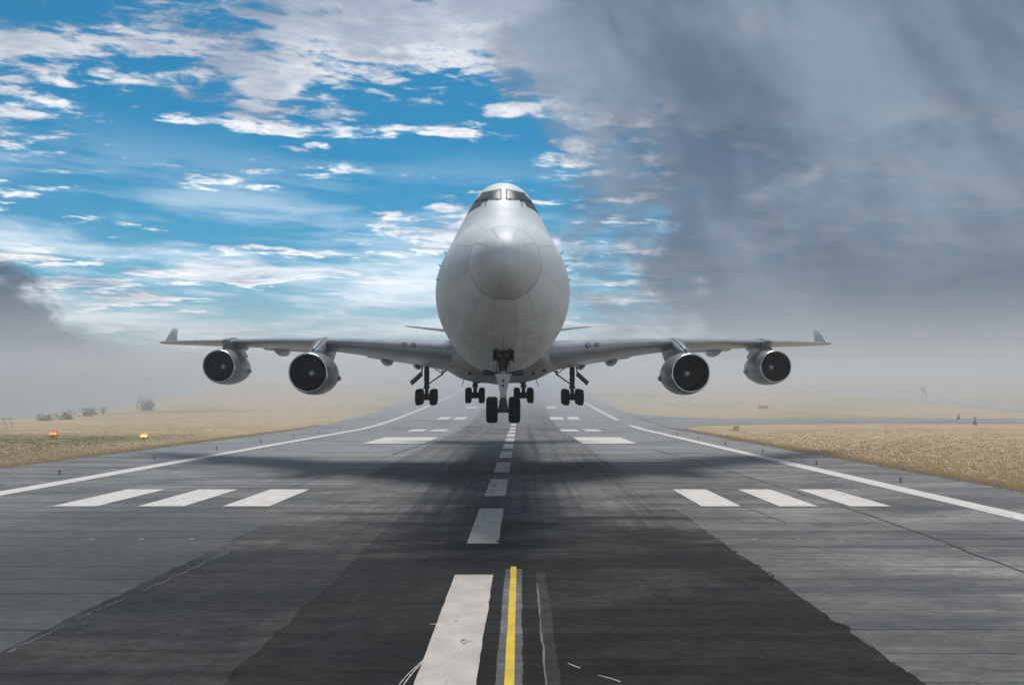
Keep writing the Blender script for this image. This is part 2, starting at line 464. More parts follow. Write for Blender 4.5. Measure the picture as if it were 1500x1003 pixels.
# asphalt overlays down the middle
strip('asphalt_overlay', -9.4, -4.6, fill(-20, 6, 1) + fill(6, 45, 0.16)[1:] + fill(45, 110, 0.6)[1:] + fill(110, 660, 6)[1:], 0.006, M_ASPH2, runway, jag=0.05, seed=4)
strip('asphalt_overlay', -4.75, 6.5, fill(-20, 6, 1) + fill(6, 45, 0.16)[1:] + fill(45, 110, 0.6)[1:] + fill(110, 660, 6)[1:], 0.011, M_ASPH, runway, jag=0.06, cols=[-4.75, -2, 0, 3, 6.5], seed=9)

# paint, worn away in places
def paint_material(name, col, under, wear, along=0.25):
    m = bpy.data.materials.new(name); m.use_nodes = True
    nt = m.node_tree; b = nt.nodes['Principled BSDF']; h = NG(nt)
    X, Y, Z = h.sep(h.n('ShaderNodeNewGeometry').outputs['Position'])
    n1 = h.noise(h.vec(h.m('MULTIPLY', X, 5.0), h.m('MULTIPLY', Y, 5.0 * along), 0.0), 1.0, 8, 0.7, 0.4)
    n2 = h.noise(h.vec(X, Y, 0.0), 1.3, 5, 0.6)
    n3 = h.noise(h.vec(X, Y, 0.0), 45.0, 3, 0.7)
    n = h.m('ADD', h.m('MULTIPLY', n1, 0.6), h.m('MULTIPLY', n2, 0.4))
    n = h.m('ADD', n, h.m('MULTIPLY', h.m('SUBTRACT', n3, 0.5), 0.12))
    f = h.ss(n, wear, wear - 0.06)
    c = h.mix(h.ss(n2, 0.3, 0.7), tuple(v * 0.78 for v in col), col)
    c = h.mix(h.ss(n3, 0.5, 0.75, 0, 0.25), c, tuple(v * 0.6 for v in col))
    c = h.mix(f, under, c) if wear < 1 else c
    nt.links.new(c, b.inputs['Base Color']); b.inputs['Roughness'].default_value = 0.6
    return m
M_WHITE = paint_material('runway_paint', (0.80, 0.74, 0.68), (0.09, 0.09, 0.09), 0.635)
M_LINE = paint_material('rubbed_line_paint', (0.60, 0.53, 0.47), (0.06, 0.06, 0.06), 0.645)
M_WORN = paint_material('worn_runway_paint', (0.68, 0.63, 0.58), (0.08, 0.08, 0.08), 0.60, 0.12)
M_YELLOW = paint_material('yellow_line_paint', (0.80, 0.55, 0.02), (0.3, 0.25, 0.1), 0.70)

ZP = 0.018
def mark(name, r0, r1, y0, y1, mat, jag=0.0, seed=1, z=ZP):
    st = 0.3 if y0 < 60 else (1.0 if y0 < 118 else 2.0)
    return strip(name, r0, r1, fill(y0, y1, st), z, mat, runway, jag=jag, seed=seed)

# centre line: one dash every 12 metres
for k in range(24):
    y0 = 12.0 + 11.95 * k; y1 = y0 + 7.8
    if k == 0: y0 = 3.0; y1 = 19.65
    w0, w1 = (-1.70, -0.70)
    mark('centreline_dash', w0, w1, y0, y1, M_LINE if k < 2 else M_WORN, jag=0.010, seed=40 + k)
# edge lines
edge_ys = fill(8, 118, 2) + fill(118, 320, 4)[1:] + fill(320, 640, 10)[1:]
strip('edge_line', -26.1, -24.9, edge_ys, 0.012, M_WHITE, runway, jag=0.012, seed=5)
strip('edge_line', 19.0, 20.15, [y for y in edge_ys if y <= 136], 0.012, M_WHITE, runway, jag=0.012, seed=6)
strip('edge_line', 19.0, 20.15, [y for y in edge_ys if 150 <= y], 0.012, M_WHITE, runway, jag=0.012, seed=7)
# touchdown bars, three each side
for r0, r1 in ((-20.15, -18.2), (-16.45, -14.45), (-12.8, -10.8), (7.8, 9.5), (11.15, 12.8), (14.2, 15.95)):
    mark('touchdown_bar', r0, r1, 32.4, 38.6, M_WHITE, jag=0.012, seed=int(r0 * 10) + 999)
for r0, r1 in ((-16.8, -10.2), (6.6, 12.4)):
    mark('aiming_point_block', r0, r1, 80.0, 94.0, M_WHITE)
for y0, y1, sets in ((112, 120, ((-17.0, -14.6), (-13.6, -11.2), (6.2, 8.9), (9.9, 12.3))),
                     (152, 162, ((-17.0, -14.6), (-13.6, -11.2), (6.2, 8.9), (9.9, 12.3))),
                     (196, 206, ((-14.4, -11.4), (7.0, 9.6)))):
    for r0, r1 in sets: mark('touchdown_bar', r0, r1, y0, y1, M_WHITE)
# yellow line on its scraped grey strip, and the pale seam beside it
strip('scraped_strip', -0.40, 0.04, fill(2, 20.3, 0.08), 0.015, M_STRIP, runway, jag=0.010, seed=31)
strip('yellow_line', -0.255, -0.10, fill(2, 20.6, 0.4), 0.020, M_YELLOW, runway, jag=0.004, seed=32)
strip('scraped_strip', 0.42, 0.66, fill(2, 20.0, 0.1), 0.015, pave_material('pale_seam', (0.022, 0.022, 0.022), (0.06, 0.06, 0.059), 0.7, spec=0.15, centre=False), runway, jag=0.015, seed=33)
strip('feathered_seam', 0.40, 0.43, fill(8, 19.0, 0.3), 0.019, M_GREYEDGE, runway, jag=0.02, seed=34)

def ribbon(name, pts, w, z, mat, parent=runway, seed=1, wj=0.3):
    rr = random.Random(seed); vs = []; fs = []
    for i, (r, Y) in enumerate(pts):
        a = pts[max(0, i - 1)]; b = pts[min(len(pts) - 1, i + 1)]
        t = Vector((b[0] - a[0], b[1] - a[1])).normalized(); nrm = Vector((-t.y, t.x))
        ww = w * (1 + rr.uniform(-wj, wj)) / 2
        for sgn in (-1, 1): vs.append(on_run(r + nrm.x * ww * sgn, Y + nrm.y * ww * sgn, z))
    for i in range(len(pts) - 1): fs.append((2 * i, 2 * i + 1, 2 * i + 3, 2 * i + 2))
    return new_obj(name, vs, fs, mat, parent)

def wander(r0, y0, r1, y1, n, amp, seed):
    rr = random.Random(seed); o = 0; out = []
    for i in range(n + 1):
        t = i / n; o = 0.8 * o + rr.uniform(-amp, amp)
        out.append((r0 + (r1 - r0) * t + o, y0 + (y1 - y0) * t))
    return out
for r_, ya, yb, sd_ in ((-9.35, 11.0, 13.0, 1), (-9.3, 13.6, 15.2, 2), (-9.2, 15.6, 17.4, 3), (-8.95, 18.0, 23.5, 4), (6.48, 10.2, 12.0, 5), (6.45, 12.6, 14.6, 6), (6.5, 15.4, 16.2, 7), (6.5, 19.0, 21.0, 8)):
    ribbon('feathered_seam', wander(r_, ya, r_ + .1, yb, int((yb - ya) * 9), 0.05, sd_), 0.028, 0.0145, M_GREYEDGE, seed=sd_, wj=0.9)
M_CRACK = pmat('crack_tar', (0.012, 0.012, 0.012), 0.6)
ribbon('crack', wander(13.2, 14, 13.9, 33, 70, 0.05, 2), 0.075, 0.008, M_CRACK, seed=3, wj=0.7)
ribbon('crack', wander(13.9, 33, 12.6, 72, 60, 0.09, 6), 0.10, 0.008, M_CRACK, seed=4, wj=0.7)
ribbon('crack', wander(9.9, 28, 9.4, 37, 30, 0.05, 8), 0.05, 0.008, M_CRACK, seed=5, wj=0.7)
ribbon('crack', wander(-12.0, 40, -10.0, 80, 50, 0.10, 12), 0.09, 0.008, M_CRACK, seed=6, wj=0.7)
M_THIN = pmat('thin_scribed_paint', (0.55, 0.54, 0.5), 0.7, var=0.3, vscale=8)
for off, w in ((0.0, 0.018), (0.07, 0.022)):
    pts = []
    for i in range(15):
        t = i / 14
        pts.append((-1.66 - 0.30 * math.sin(t * 1.5) + off * (0.3 + t), 13.3 - 1.7 * t + 0.5 * t * t * 0))
    ribbon('scribed_arc', pts, w, 0.019, M_THIN, seed=7)
ribbon('scribed_arc', [(-1.83, 15.30), (-1.69, 15.30)], 0.035, 0.019, M_THIN)
ribbon('scribed_arc', [(0.82, 13.02), (0.94, 12.86), (1.02, 12.78)], 0.022, 0.019, M_THIN)
ribbon('scribed_arc', [(1.28, 12.45), (1.48, 12.3), (1.62, 12.15)], 0.02, 0.019, M_THIN)

# ------------------------------------------------------------------ taxiways on the right
def sheet_xy(name, x0, x1, ys, z, mat, xs=None):
    xs = xs or list(np.linspace(x0, x1, 4)); vs = []; fs = []
    for Y in ys:
        for r in xs: vs.append(on_run(r, Y, z))
    k = len(xs)
    for j in range(len(ys) - 1):
        for i in range(k - 1): fs.append((j * k + i, j * k + i + 1, (j + 1) * k + i + 1, (j + 1) * k + i))
    return new_obj(name, vs, fs, mat, smooth=True)
t1 = sheet_xy('taxiway', 121, 146, [y for y in YS if 96 <= y <= 600], 0.10, M_TAXI)
tag(t1, 'pale parallel taxiway crossing the right hand slope', 'taxiway', kind='structure')
# link taxiway, flared where it leaves the runway
vs = []; fs = []
lk = [(25.0, 116, 178), (28.5, 127, 168), (33, 133, 161), (42, 137, 157), (60, 139, 155), (90, 139, 155), (121, 138, 156)]
for r, ya, yb in lk:
    for t in np.linspace(0, 1, 12):
        Y = ya + (yb - ya) * t; vs.append(on_run(r, Y, 0.045))
for i in range(len(lk) - 1):
    for j in range(11): fs.append((i * 12 + j, (i + 1) * 12 + j, (i + 1) * 12 + j + 1, i * 12 + j + 1))
t2 = new_obj('link_taxiway', vs, fs, M_BASE, smooth=True)
tag(t2, 'grey link taxiway leaving the runway towards the parallel taxiway', 'taxiway', kind='structure')
for (r, Y, w, d, nm) in ((150, 330, 13, 10, 'a'), (196, 342, 12, 9, 'b')):
    pd = new_obj('concrete_pad', [on_run(r - w / 2, Y, 0.5), on_run(r + w / 2, Y, 0.5), on_run(r + w / 2, Y + d, 0.4), on_run(r - w / 2, Y + d, 0.4)], [(0, 1, 2, 3)], M_TAXI)
    tag(pd, 'pale concrete pad on the hazy slope beyond the parallel taxiway', 'concrete pad', kind='structure')

# ================================================================== AIRLINER
PSI = 0.0225
plane = empty('cargo_airliner', (-0.196, 24.0, CAM_H + 1.5), PSI)
tag(plane, 'white four engined wide body airliner flying low over the runway, landing gear down', 'airplane')

def paint(name, base, rough=0.32, dirt=0.25, coat=0.25):
    m = bpy.data.materials.new(name); m.use_nodes = True
    nt = m.node_tree; b = nt.nodes['Principled BSDF']; h = NG(nt)
    P = h.n('ShaderNodeTexCoord').outputs['Object']
    X, Y, Z = h.sep(P)
    streak = h.noise(h.vec(h.m('MULTIPLY', X, 2.2), h.m('MULTIPLY', Y, 0.25), h.m('MULTIPLY', Z, 2.2)), 1.0, 7, 0.65)
    spot = h.noise(P, 1.1, 6, 0.6)
    low = h.ss(Z, 3.4, 0.6)                       # road film and oil collect on the belly
    d = h.m('MULTIPLY', h.m('ADD', h.m('MULTIPLY', h.ss(streak, 0.35, 0.75), 0.5), h.m('MULTIPLY', h.ss(spot, 0.3, 0.7), 0.5)),
            h.m('ADD', dirt * 0.35, h.m('MULTIPLY', low, dirt * 1.6)), clamp=True)
    c = h.mix(d, base, (0.20, 0.175, 0.15))
    wn_ = h.n('ShaderNodeTexWhiteNoise', noise_dimensions='3D')
    ang = h.m('ARCTAN2', X, h.m('SUBTRACT', Z, 3.25))
    nt.links.new(h.vec(h.m('FLOOR', h.m('MULTIPLY', h.m('ADD', Y, 3.6), 0.34)), h.m('FLOOR', h.m('MULTIPLY', ang, 2.1)), 0.0), wn_.inputs['Vector'])
    pv_ = h.n('ShaderNodeHueSaturation'); nt.links.new(c, pv_.inputs['Color']); nt.links.new(h.lin(wn_.outputs[0], 0, 1, 0.93, 1.03), pv_.inputs['Value'])
    c = pv_.outputs[0]
    nt.links.new(c, b.inputs['Base Color'])
    nt.links.new(h.lin(streak, 0.3, 0.7, rough - 0.06, rough + 0.10), b.inputs['Roughness'])
    b.inputs['Coat Weight'].default_value = coat; b.inputs['Coat Roughness'].default_value = 0.40; b.inputs['Specular IOR Level'].default_value = 0.28
    wv = h.noise(P, 0.9, 2, 0.5)
    bp = h.n('ShaderNodeBump'); bp.inputs['Strength'].default_value = 0.12; bp.inputs['Distance'].default_value = 0.05
    nt.links.new(wv, bp.inputs['Height']); nt.links.new(bp.outputs[0], b.inputs['Normal'])
    return m
M_SKIN = paint('aircraft_white_paint', (0.83, 0.865, 0.885), 0.5, 0.22, 0.2)
M_RADOME = paint('radome_paint', (0.80, 0.84, 0.86), 0.5, 0.25, 0.3)
M_FAIR = paint('fairing_paint', (0.50, 0.52, 0.53), 0.38, 0.45)
M_WING = pmat('wing_grey', (0.36, 0.385, 0.40), 0.36, 0.25, var=0.12, vscale=0.7, coat=0.1)
M_NAC = pmat('nacelle_grey', (0.23, 0.265, 0.275), 0.38, 0.15, var=0.12, vscale=1.5, coat=0.15)
M_LIP = pmat('polished_lip', (0.78, 0.79, 0.80), 0.22, 1.0)
M_DUCT = pmat('intake_duct', (0.010, 0.010, 0.011), 0.7)
M_BLADE = pmat('fan_blade', (0.010, 0.010, 0.011), 0.6, 0.0)
M_SPIN = pmat('spinner_dark', (0.06, 0.06, 0.065), 0.4)
M_SPINW = pmat('spinner_tip', (0.75, 0.75, 0.74), 0.4)
M_GLASS = pmat('cockpit_glass', (0.045, 0.06, 0.06), 0.34, 0.0, spec=0.22)
M_FRAME = pmat('window_frame_grey', (0.20, 0.21, 0.22), 0.75, spec=0.2)
M_SEAM = pmat('panel_seam', (0.45, 0.46, 0.465), 0.6)
M_SEAMD = pmat('radome_seam', (0.14, 0.14, 0.145), 0.6)
M_STRIPL = pmat('lightning_strip', (0.66, 0.66, 0.65), 0.35, 0.5)
M_DARK = pmat('dark_steel', (0.035, 0.036, 0.038), 0.5, 0.4)
M_STEEL = pmat('gear_steel', (0.42, 0.43, 0.44), 0.38, 0.5, var=0.2, vscale=6)
M_STEELD = pmat('gear_strut_grey', (0.06, 0.062, 0.065), 0.45, 0.35, var=0.25, vscale=5)
M_RUBBER = pmat('tyre_rubber', (0.008, 0.008, 0.0085), 0.8, var=0.25, vscale=4)
M_BAY = pmat('gear_bay_dark', (0.03, 0.03, 0.028), 0.8)
M_RED = pmat('red_hose', (0.30, 0.03, 0.035), 0.5)
M_LENS = pmat('lamp_lens', (0.55, 0.6, 0.62), 0.08, 0.0, coat=1.0)

# -------------------------------------------------- fuselage form
FS = np.array([0, .03, .10, .22, .45, .8, 1.25, 1.75, 2.2, 3.0, 4.0, 5.0, 5.6, 6.6, 7.5, 9, 11, 13, 15, 18, 21, 24, 27, 30, 46, 52, 58, 64, 67.5, 68.6])
FW = np.array([.01, .20, .36, .52, .72, .90, 1.04, 1.16, 1.255, 1.58, 1.92, 2.22, 2.37, 2.59, 2.75, 2.94, 3.06, 3.09, 3.10, 3.10, 3.10, 3.10, 3.10, 3.10, 3.10, 3.12, 2.65, 1.65, .75, .25])
FB = np.array([3.10, 2.92, 2.77, 2.62, 2.44, 2.28, 2.17, 2.09, 2.03, 1.69, 1.31, 1.01, .86, .64, .48, .27, .10, .03, 0, 0, 0, 0, 0, 0, 0, .5, 1.65, 3.25, 4.5, 5.05])
FT = np.array([3.12, 3.30, 3.47, 3.63, 3.85, 4.07, 4.26, 4.44, 4.57, 4.93, 5.41, 5.95, 6.30, 7.08, 7.58, 7.98, 8.10, 8.10, 8.08, 8.05, 8.0, 7.4, 6.62, 6.5, 6.5, 6.5, 6.48, 6.3, 6.0, 5.6])
FC = np.array([3.11, 3.11, 3.12, 3.13, 3.15, 3.18, 3.21, 3.24, 3.26, 3.28, 3.30, 3.30, 3.30, 3.28, 3.27, 3.25, 3.25, 3.25, 3.25, 3.25, 3.25, 3.25, 3.25, 3.25, 3.25, 3.4, 3.9, 4.7, 5.25, 5.32])
F2S = np.array([0, 2.2, 4, 5.6, 6.6, 9, 11, 15, 70]); F2R = np.array([.5, .95, 1.05, 1.10, 1.16, 1.44, 1.65, 1.95, 2.0])

def pchip(xs, ys, x):
    i = int(np.clip(np.searchsorted(xs, x) - 1, 0, len(xs) - 2))
    d = np.diff(ys) / np.diff(xs)
    def sl(k):
        if k == 0: return d[0]
        if k == len(xs) - 1: return d[-1]
        if d[k - 1] * d[k] <= 0: return 0.0
        h0, h1 = xs[k] - xs[k - 1], xs[k + 1] - xs[k]
        w1, w2 = 2 * h1 + h0, h1 + 2 * h0
        return (w1 + w2) / (w1 / d[k - 1] + w2 / d[k])
    h = xs[i + 1] - xs[i]; t = (x - xs[i]) / h
    return ((1 + 2 * t) * (1 - t) ** 2 * ys[i] + t * (1 - t) ** 2 * h * sl(i) + t * t * (3 - 2 * t) * ys[i + 1] + t * t * (t - 1) * h * sl(i + 1))

NTH = 192
TH = np.linspace(-math.pi, math.pi, NTH + 1)
@lru_cache(maxsize=None)
def section(s):
    """radii about (0, zc) for angles from the top (0) round to the keel (pi)"""
    w = pchip(FS, FW, s); zb = pchip(FS, FB, s); zt = pchip(FS, FT, s); zc_ = pchip(FS, FC, s)
    r2 = min(pchip(F2S, F2R, s), (zt - zc_) * 0.9)
    k = smooth01((s - 2.4) / 3.6)
    hm = (1 - k) * (zt - zc_) + k * min(w, zt - zc_)
    a = np.linspace(0, math.pi / 2, 80)
    pts = [(w * math.cos(t), hm * math.sin(t)) for t in a]
    if s > 2.4:
        c2 = zt - zc_ - r2
        pts += [(r2 * math.cos(t), c2 + r2 * math.sin(t)) for t in a]
    pts.append((0.0, zt - zc_)); pts.append((w, 0.0))
    # upper-right hull
    pts = sorted(set(pts)); up = []
    for p in reversed(pts):
        while len(up) >= 2 and (up[-1][0] - up[-2][0]) * (p[1] - up[-2][1]) - (up[-1][1] - up[-2][1]) * (p[0] - up[-2][0]) <= 1e-9: up.pop()
        up.append(p)
    up = np.array(up); ang = np.arctan2(up[:, 0], up[:, 1])           # angle from top
    o = np.argsort(ang); ang = ang[o]; up = up[o]
    rad = []
    for t in np.abs(TH):
        if t >= math.pi / 2:
            h = zc_ - zb
            rad.append(1.0 / math.sqrt((math.sin(t) / w) ** 2 + (math.cos(t) / max(h, 1e-4)) ** 2))
        else:
            i = int(np.clip(np.searchsorted(ang, t), 1, len(ang) - 1))
            a0, b0 = up[i - 1], up[i]; d = np.array([math.sin(t), math.cos(t)]); e = b0 - a0
            den = d[0] * e[1] - d[1] * e[0]
            rad.append((a0[0] * e[1] - a0[1] * e[0]) / den if abs(den) > 1e-9 else float(np.hypot(*a0)))
    rad = np.array(rad)
    for _ in range(3 if s > 2.4 else 0):                                # soften the shoulder between the lobes
        q = rad.copy(); q[1:-1] = (rad[:-2] + 2 * rad[1:-1] + rad[2:]) / 4; rad = q
    return zc_, rad

def fus(s, th, off=0.0):
    z0, rad = section(round(float(s), 4))
    r = float(np.interp(th, TH, rad)) + off
    return Vector((r * math.sin(th), s, z0 + r * math.cos(th)))

def fus_n(s, th):
    e = 0.02
    a = fus(s, th + e) - fus(s, th - e); b = fus(s + e, th) - fus(max(0.001, s - e), th)
    n = a.cross(b).normalized()
    c = Vector((0, s, section(round(float(s), 4))[0]))
    return n if n.dot(fus(s, th) - c) > 0 or s < .3 else -n

SPLIT = 2.2
st1 = sorted(set([0.0, .004, .015, .03, .06, .1, .16, .22, .3, .45, .6, .8, 1.0, 1.25, 1.5, 1.75, 2.0, SPLIT]))
st2 = sorted(set([SPLIT] + [round(v, 3) for v in np.arange(2.4, 12.01, 0.2)] + list(np.arange(12.5, 22, .5)) + list(np.arange(22, 46, 1.0)) + list(np.arange(46, 68.7, 0.75)) + [68.6]))
BAY0, BAY1, BAYW = 6.9, 9.0, 0.46
def loft_fus(name, st, mat, cap_end=False, hole=None):
    vs = []; fs = []
    for s in st:
        for i in range(NTH): vs.append(fus(s, TH[i]))
    for j in range(len(st) - 1):
        for i in range(NTH):
            k = (i + 1) % NTH
            if hole:
                cs = (st[j] + st[j + 1]) / 2
                cx = (vs[j * NTH + i].x + vs[j * NTH + k].x) / 2; cz = vs[j * NTH + i].z
                if hole[0] < cs < hole[1] and abs(cx) < hole[2] and cz < 2: continue
            fs.append((j * NTH + i, j * NTH + k, (j + 1) * NTH + k, (j + 1) * NTH + i))
    if cap_end: fs.append(tuple((len(st) - 1) * NTH + i for i in range(NTH)))
    o = new_obj(name, vs, fs, mat, plane, smooth=True)
    bm = bmesh.new(); bm.from_mesh(o.data); bmesh.ops.recalc_face_normals(bm, faces=bm.faces)
    bm.to_mesh(o.data); bm.free()
    return o
fuselage = loft_fus('fuselage', st2, M_SKIN, True, (BAY0, BAY1, BAYW))
radome = loft_fus('radome', st1, M_RADOME)
FBVH = BVHTree.FromObject(fuselage, bpy.context.evaluated_depsgraph_get())

# dark wheel bay behind the nose leg opening
bay = MB()
for (c, d) in (((0, 7.6, 1.75), (1.5, 3.0, 0.04)), ((-.56, 7.98, 1.32), (0.04, 2.1, 1.0)), ((.56, 7.98, 1.32), (0.04, 2.1, 1.0)), ((0, 9.08, 1.1), (1.5, 0.04, 1.3)), ((0, 6.84, 1.25), (1.5, 0.04, 0.9))):
    bay.box(c, d)
bay.build('nose_wheel_bay', M_BAY, fuselage)

def seam(name, path, w, mat, parent, off=0.004):
    """a narrow strip following the skin through (station, angle) points"""
    P = [fus(s, t) for s, t in path]; N = [fus_n(s, t) for s, t in path]; vs = []; fs = []
    closed = (P[0] - P[-1]).length < 0.02
    n = len(P)
    for i in range(n):
        a = P[i - 1] if i else (P[n - 2] if closed else P[0]); b = P[i + 1] if i < n - 1 else (P[1] if closed else P[-1])
        t = (b - a).normalized(); bi = t.cross(N[i]).normalized()
        for sg in (-1, 1): vs.append(P[i] + N[i] * off + bi * w / 2 * sg)
    for i in range(n - 1): fs.append((2 * i, 2 * i + 1, 2 * i + 3, 2 * i + 2))
    return new_obj(name, vs, fs, mat, parent, smooth=True)

ring = lambda s, a0=-math.pi, a1=math.pi, n=120: [(s, a0 + (a1 - a0) * i / n) for i in range(n + 1)]
seam('joint_ring', ring(SPLIT + 0.01), 0.045, M_SEAMD, radome, 0.003)
for ang in (22, 58, 104, 138):
    for sg in ((-1, 1) if ang != 180 else (1,)):
        a = R(ang) * sg
        seam('lightning_strip', [(s, a) for s in np.linspace(0.40, 2.12, 16)], 0.022, M_STRIPL if ang in (138, 104) else M_SEAM, radome, 0.004)
seam('skin_seam', ring(5.15, R(52), R(308)), 0.018, M_SEAM, fuselage)
seam('skin_seam', ring(4.85, R(-42), R(42), 60), 0.014, M_SEAM, fuselage)
seam('skin_seam', ring(8.8, R(20), R(340)), 0.016, M_SEAM, fuselage)
for ang in (30, 62, 100, 142, 165):
    for sg in (-1, 1):
        seam('skin_seam', [(s, R(ang) * sg * (1 - 0.012 * (s - 2.2) * (1 if ang < 90 else -0.6))) for s in np.linspace(2.25, 5.12, 24)], 0.014, M_SEAM, fuselage)
for ang in (72, 118, 152):
    for sg in (-1, 1):
        seam('skin_seam', [(s, R(ang) * sg) for s in np.linspace(5.2, 14, 40)], 0.014, M_SEAM, fuselage)
seam('keel_seam', [(s, math.pi - 0.0001) for s in np.linspace(4.6, 6.85, 16)], 0.02, M_SEAMD, fuselage)
for sg in (-1, 1):
    seam('access_panel_edge', [(q, sg * (math.pi - R(20))) for q in np.linspace(5.3, 6.85, 14)], 0.014, M_SEAM, fuselage)

# -------------------------------------------------- patches laid on a surface by looking along a ray
P_INV = (Matrix.Translation(plane.location) @ Matrix.Rotation(PSI, 4, 'Z')).inverted()
def pix_ray(x, y):
    d = Vector(((x - 750) / FOC, 1.0, (587 - y) / FOC)).normalized()
    return P_INV @ Vector((0, 0, CAM_H)), (P_INV.to_3x3() @ d).normalized()
def hit(bvh, x, y):
    o, d = pix_ray(x, y); loc, n, i, ds = bvh.ray_cast(o, d)
    if loc is None: return None, None
    return loc, (n if n.dot(d) < 0 else -n)
def quad_patch(name, corners, getter, mat, parent, off=0.012, nu=14, nv=8, mirror=False):
    """corners bottom-left, bottom-right, top-right, top-left in some 2-d coordinates mapped on the skin by getter"""
    vs = []; fs = []
    bl, br, tr, tl = [Vector(c) for c in corners]
    for j in range(nv + 1):
        for i in range(nu + 1):
            u, v = i / nu, j / nv
            q = (bl * (1 - u) + br * u) * (1 - v) + (tl * (1 - u) + tr * u) * v
            p, n = getter(q.x, q.y)
            if p is None: return None
            p = p + n * off
            if mirror: p = Vector((-p.x, p.y, p.z))
            vs.append(p)
    k = nu + 1
    for j in range(nv):
        for i in range(nu): fs.append((j * k + i, j * k + i + 1, (j + 1) * k + i + 1, (j + 1) * k + i))
    # a rim down to the skin
    return new_obj(name, vs, fs, mat, parent, smooth=True)
side_hit = lambda s, z: (lambda r: (r[0], r[1] if r[1].x > 0 else -r[1]))(FBVH.ray_cast(Vector((12, s, z)), Vector((-1, 0, 0)))[:2])
pix_hit = lambda x, y: hit(FBVH, x, y)
# windscreen: two front panes, then two side panes each side
CX = 739.2
fr = [(CX + 1.7, 292.6), (CX + 36.0, 294.6), (CX + 29.6, 282.6), (CX + 1.7, 276.4)]
pn = [(CX + 3.2, 291.4), (CX + 33.0, 293.0), (CX + 28.0, 283.4), (CX + 3.2, 277.6)]
sfr = [(6.15, 6.27), (8.1, 6.36), (8.0, 6.98), (6.62, 6.94)]
side1 = [(6.26, 6.31), (7.05, 6.36), (7.12, 6.91), (6.66, 6.89)]
side2 = [(7.15, 6.36), (7.98, 6.40), (7.90, 6.92), (7.22, 6.91)]
for mir in (False, True):
    quad_patch('window_frame', fr, pix_hit, M_FRAME, fuselage, 0.008, mirror=mir)
    quad_patch('windscreen_pane', pn, pix_hit, M_GLASS, fuselage, 0.014, mirror=mir)
    quad_patch('window_frame', sfr, side_hit, M_FRAME, fuselage, 0.008, mirror=mir)
    quad_patch('side_window_pane', side1, side_hit, M_GLASS, fuselage, 0.014, mirror=mir)
    quad_patch('side_window_pane', side2, side_hit, M_GLASS, fuselage, 0.014, mirror=mir)
    # wiper and its arm, pitot probes
    sg = -1 if mir else 1
    def mp(x, y, o=0.05):
        p, n = hit(FBVH, CX + x, y); p = p + n * o
        return Vector((sg * p.x, p.y, p.z))
    wp = MB(); wp.tube(mp(22.5, 294.4, .04), mp(37.5, 296.2, .04), 0.032, n=6); wp.tube(mp(29, 293.6, .04), mp(24, 294.6, .05), 0.024, n=6)
    wp.build('windscreen_wiper', M_DARK, fuselage)
    wp = MB(); wp.tube(mp(8.1, 293.2, .03), mp(8.1, 290.5, .03), 0.022, n=6); wp.build('washer_nozzle', M_DARK, fuselage)
    wp = MB(); wp.tube(mp(25.4, 299, .0), mp(24.3, 302.3, .10), 0.018, n=6); wp.build('temperature_probe', M_DARK, fuselage)
    for zz, s_ in ((4.40, 6.3), (3.95, 6.6), (3.45, 6.9)):
        p, n = side_hit(s_, zz); p = Vector((sg * p.x, p.y, p.z)); n = Vector((sg * n.x, n.y, n.z))
        pr_ = MB(); pr_.tube(p - n * .02, p + n * 0.10, 0.016, n=6); pr_.tube(p + n * .09 + Vector((0, .05, 0)), p + n * .10 + Vector((0, -.26, 0)), 0.017, n=6)
        pr_.build('pitot_probe', M_DARK, fuselage)

# -------------------------------------------------- wings
def foil(n=18, camber=0.015):
    """closed section from trailing edge over the top to the leading edge and back; unit chord, unit thickness"""
    t = [0.5 * (1 - math.cos(math.pi * i / n)) for i in range(n + 1)]
    y = [5 * (0.2969 * math.sqrt(q) - .1260 * q - .3516 * q * q + .2843 * q ** 3 - .1036 * q ** 4) for q in t]
    up = [(t[i], y[i]) for i in range(n, -1, -1)]; lo = [(t[i], -y[i]) for i in range(1, n)]
    return up + lo
FOIL = foil()
def loft_wing(name, secs, mat, parent, vertical=False, smooth=True):
    """secs: (span u, leading edge s, z, chord, thickness ratio, twist in degrees)"""
    vs = []; fs = []; n = len(FOIL)
    for (u, s0, z0, c, tr, tw) in secs:
        ca, sa = math.cos(R(tw)), math.sin(R(tw))
        for (a, b) in FOIL:
            q, w = a * c, b * c * tr * 2 * 0.5 / 0.5 * 0.5
            ds, dz_ = q * ca + w * sa, -q * sa + w * ca
            vs.append((w, s0 + q, u) if vertical else (u, s0 + ds, z0 + dz_))
    for j in range(len(secs) - 1):
        for i in range(n):
            k = (i + 1) % n; fs.append((j * n + i, j * n + k, (j + 1) * n + k, (j + 1) * n + i))
    fs.append(tuple(range(n))); fs.append(tuple((len(secs) - 1) * n + i for i in range(n)))
    o = new_obj(name, vs, fs, mat, parent, smooth=smooth)
    bm = bmesh.new(); bm.from_mesh(o.data); bmesh.ops.recalc_face_normals(bm, faces=bm.faces)
    for e in bm.edges:
        if len(e.link_faces) == 2 and e.calc_face_angle(0) > R(50): e.smooth = False
    bm.to_mesh(o.data); bm.free()
    return o

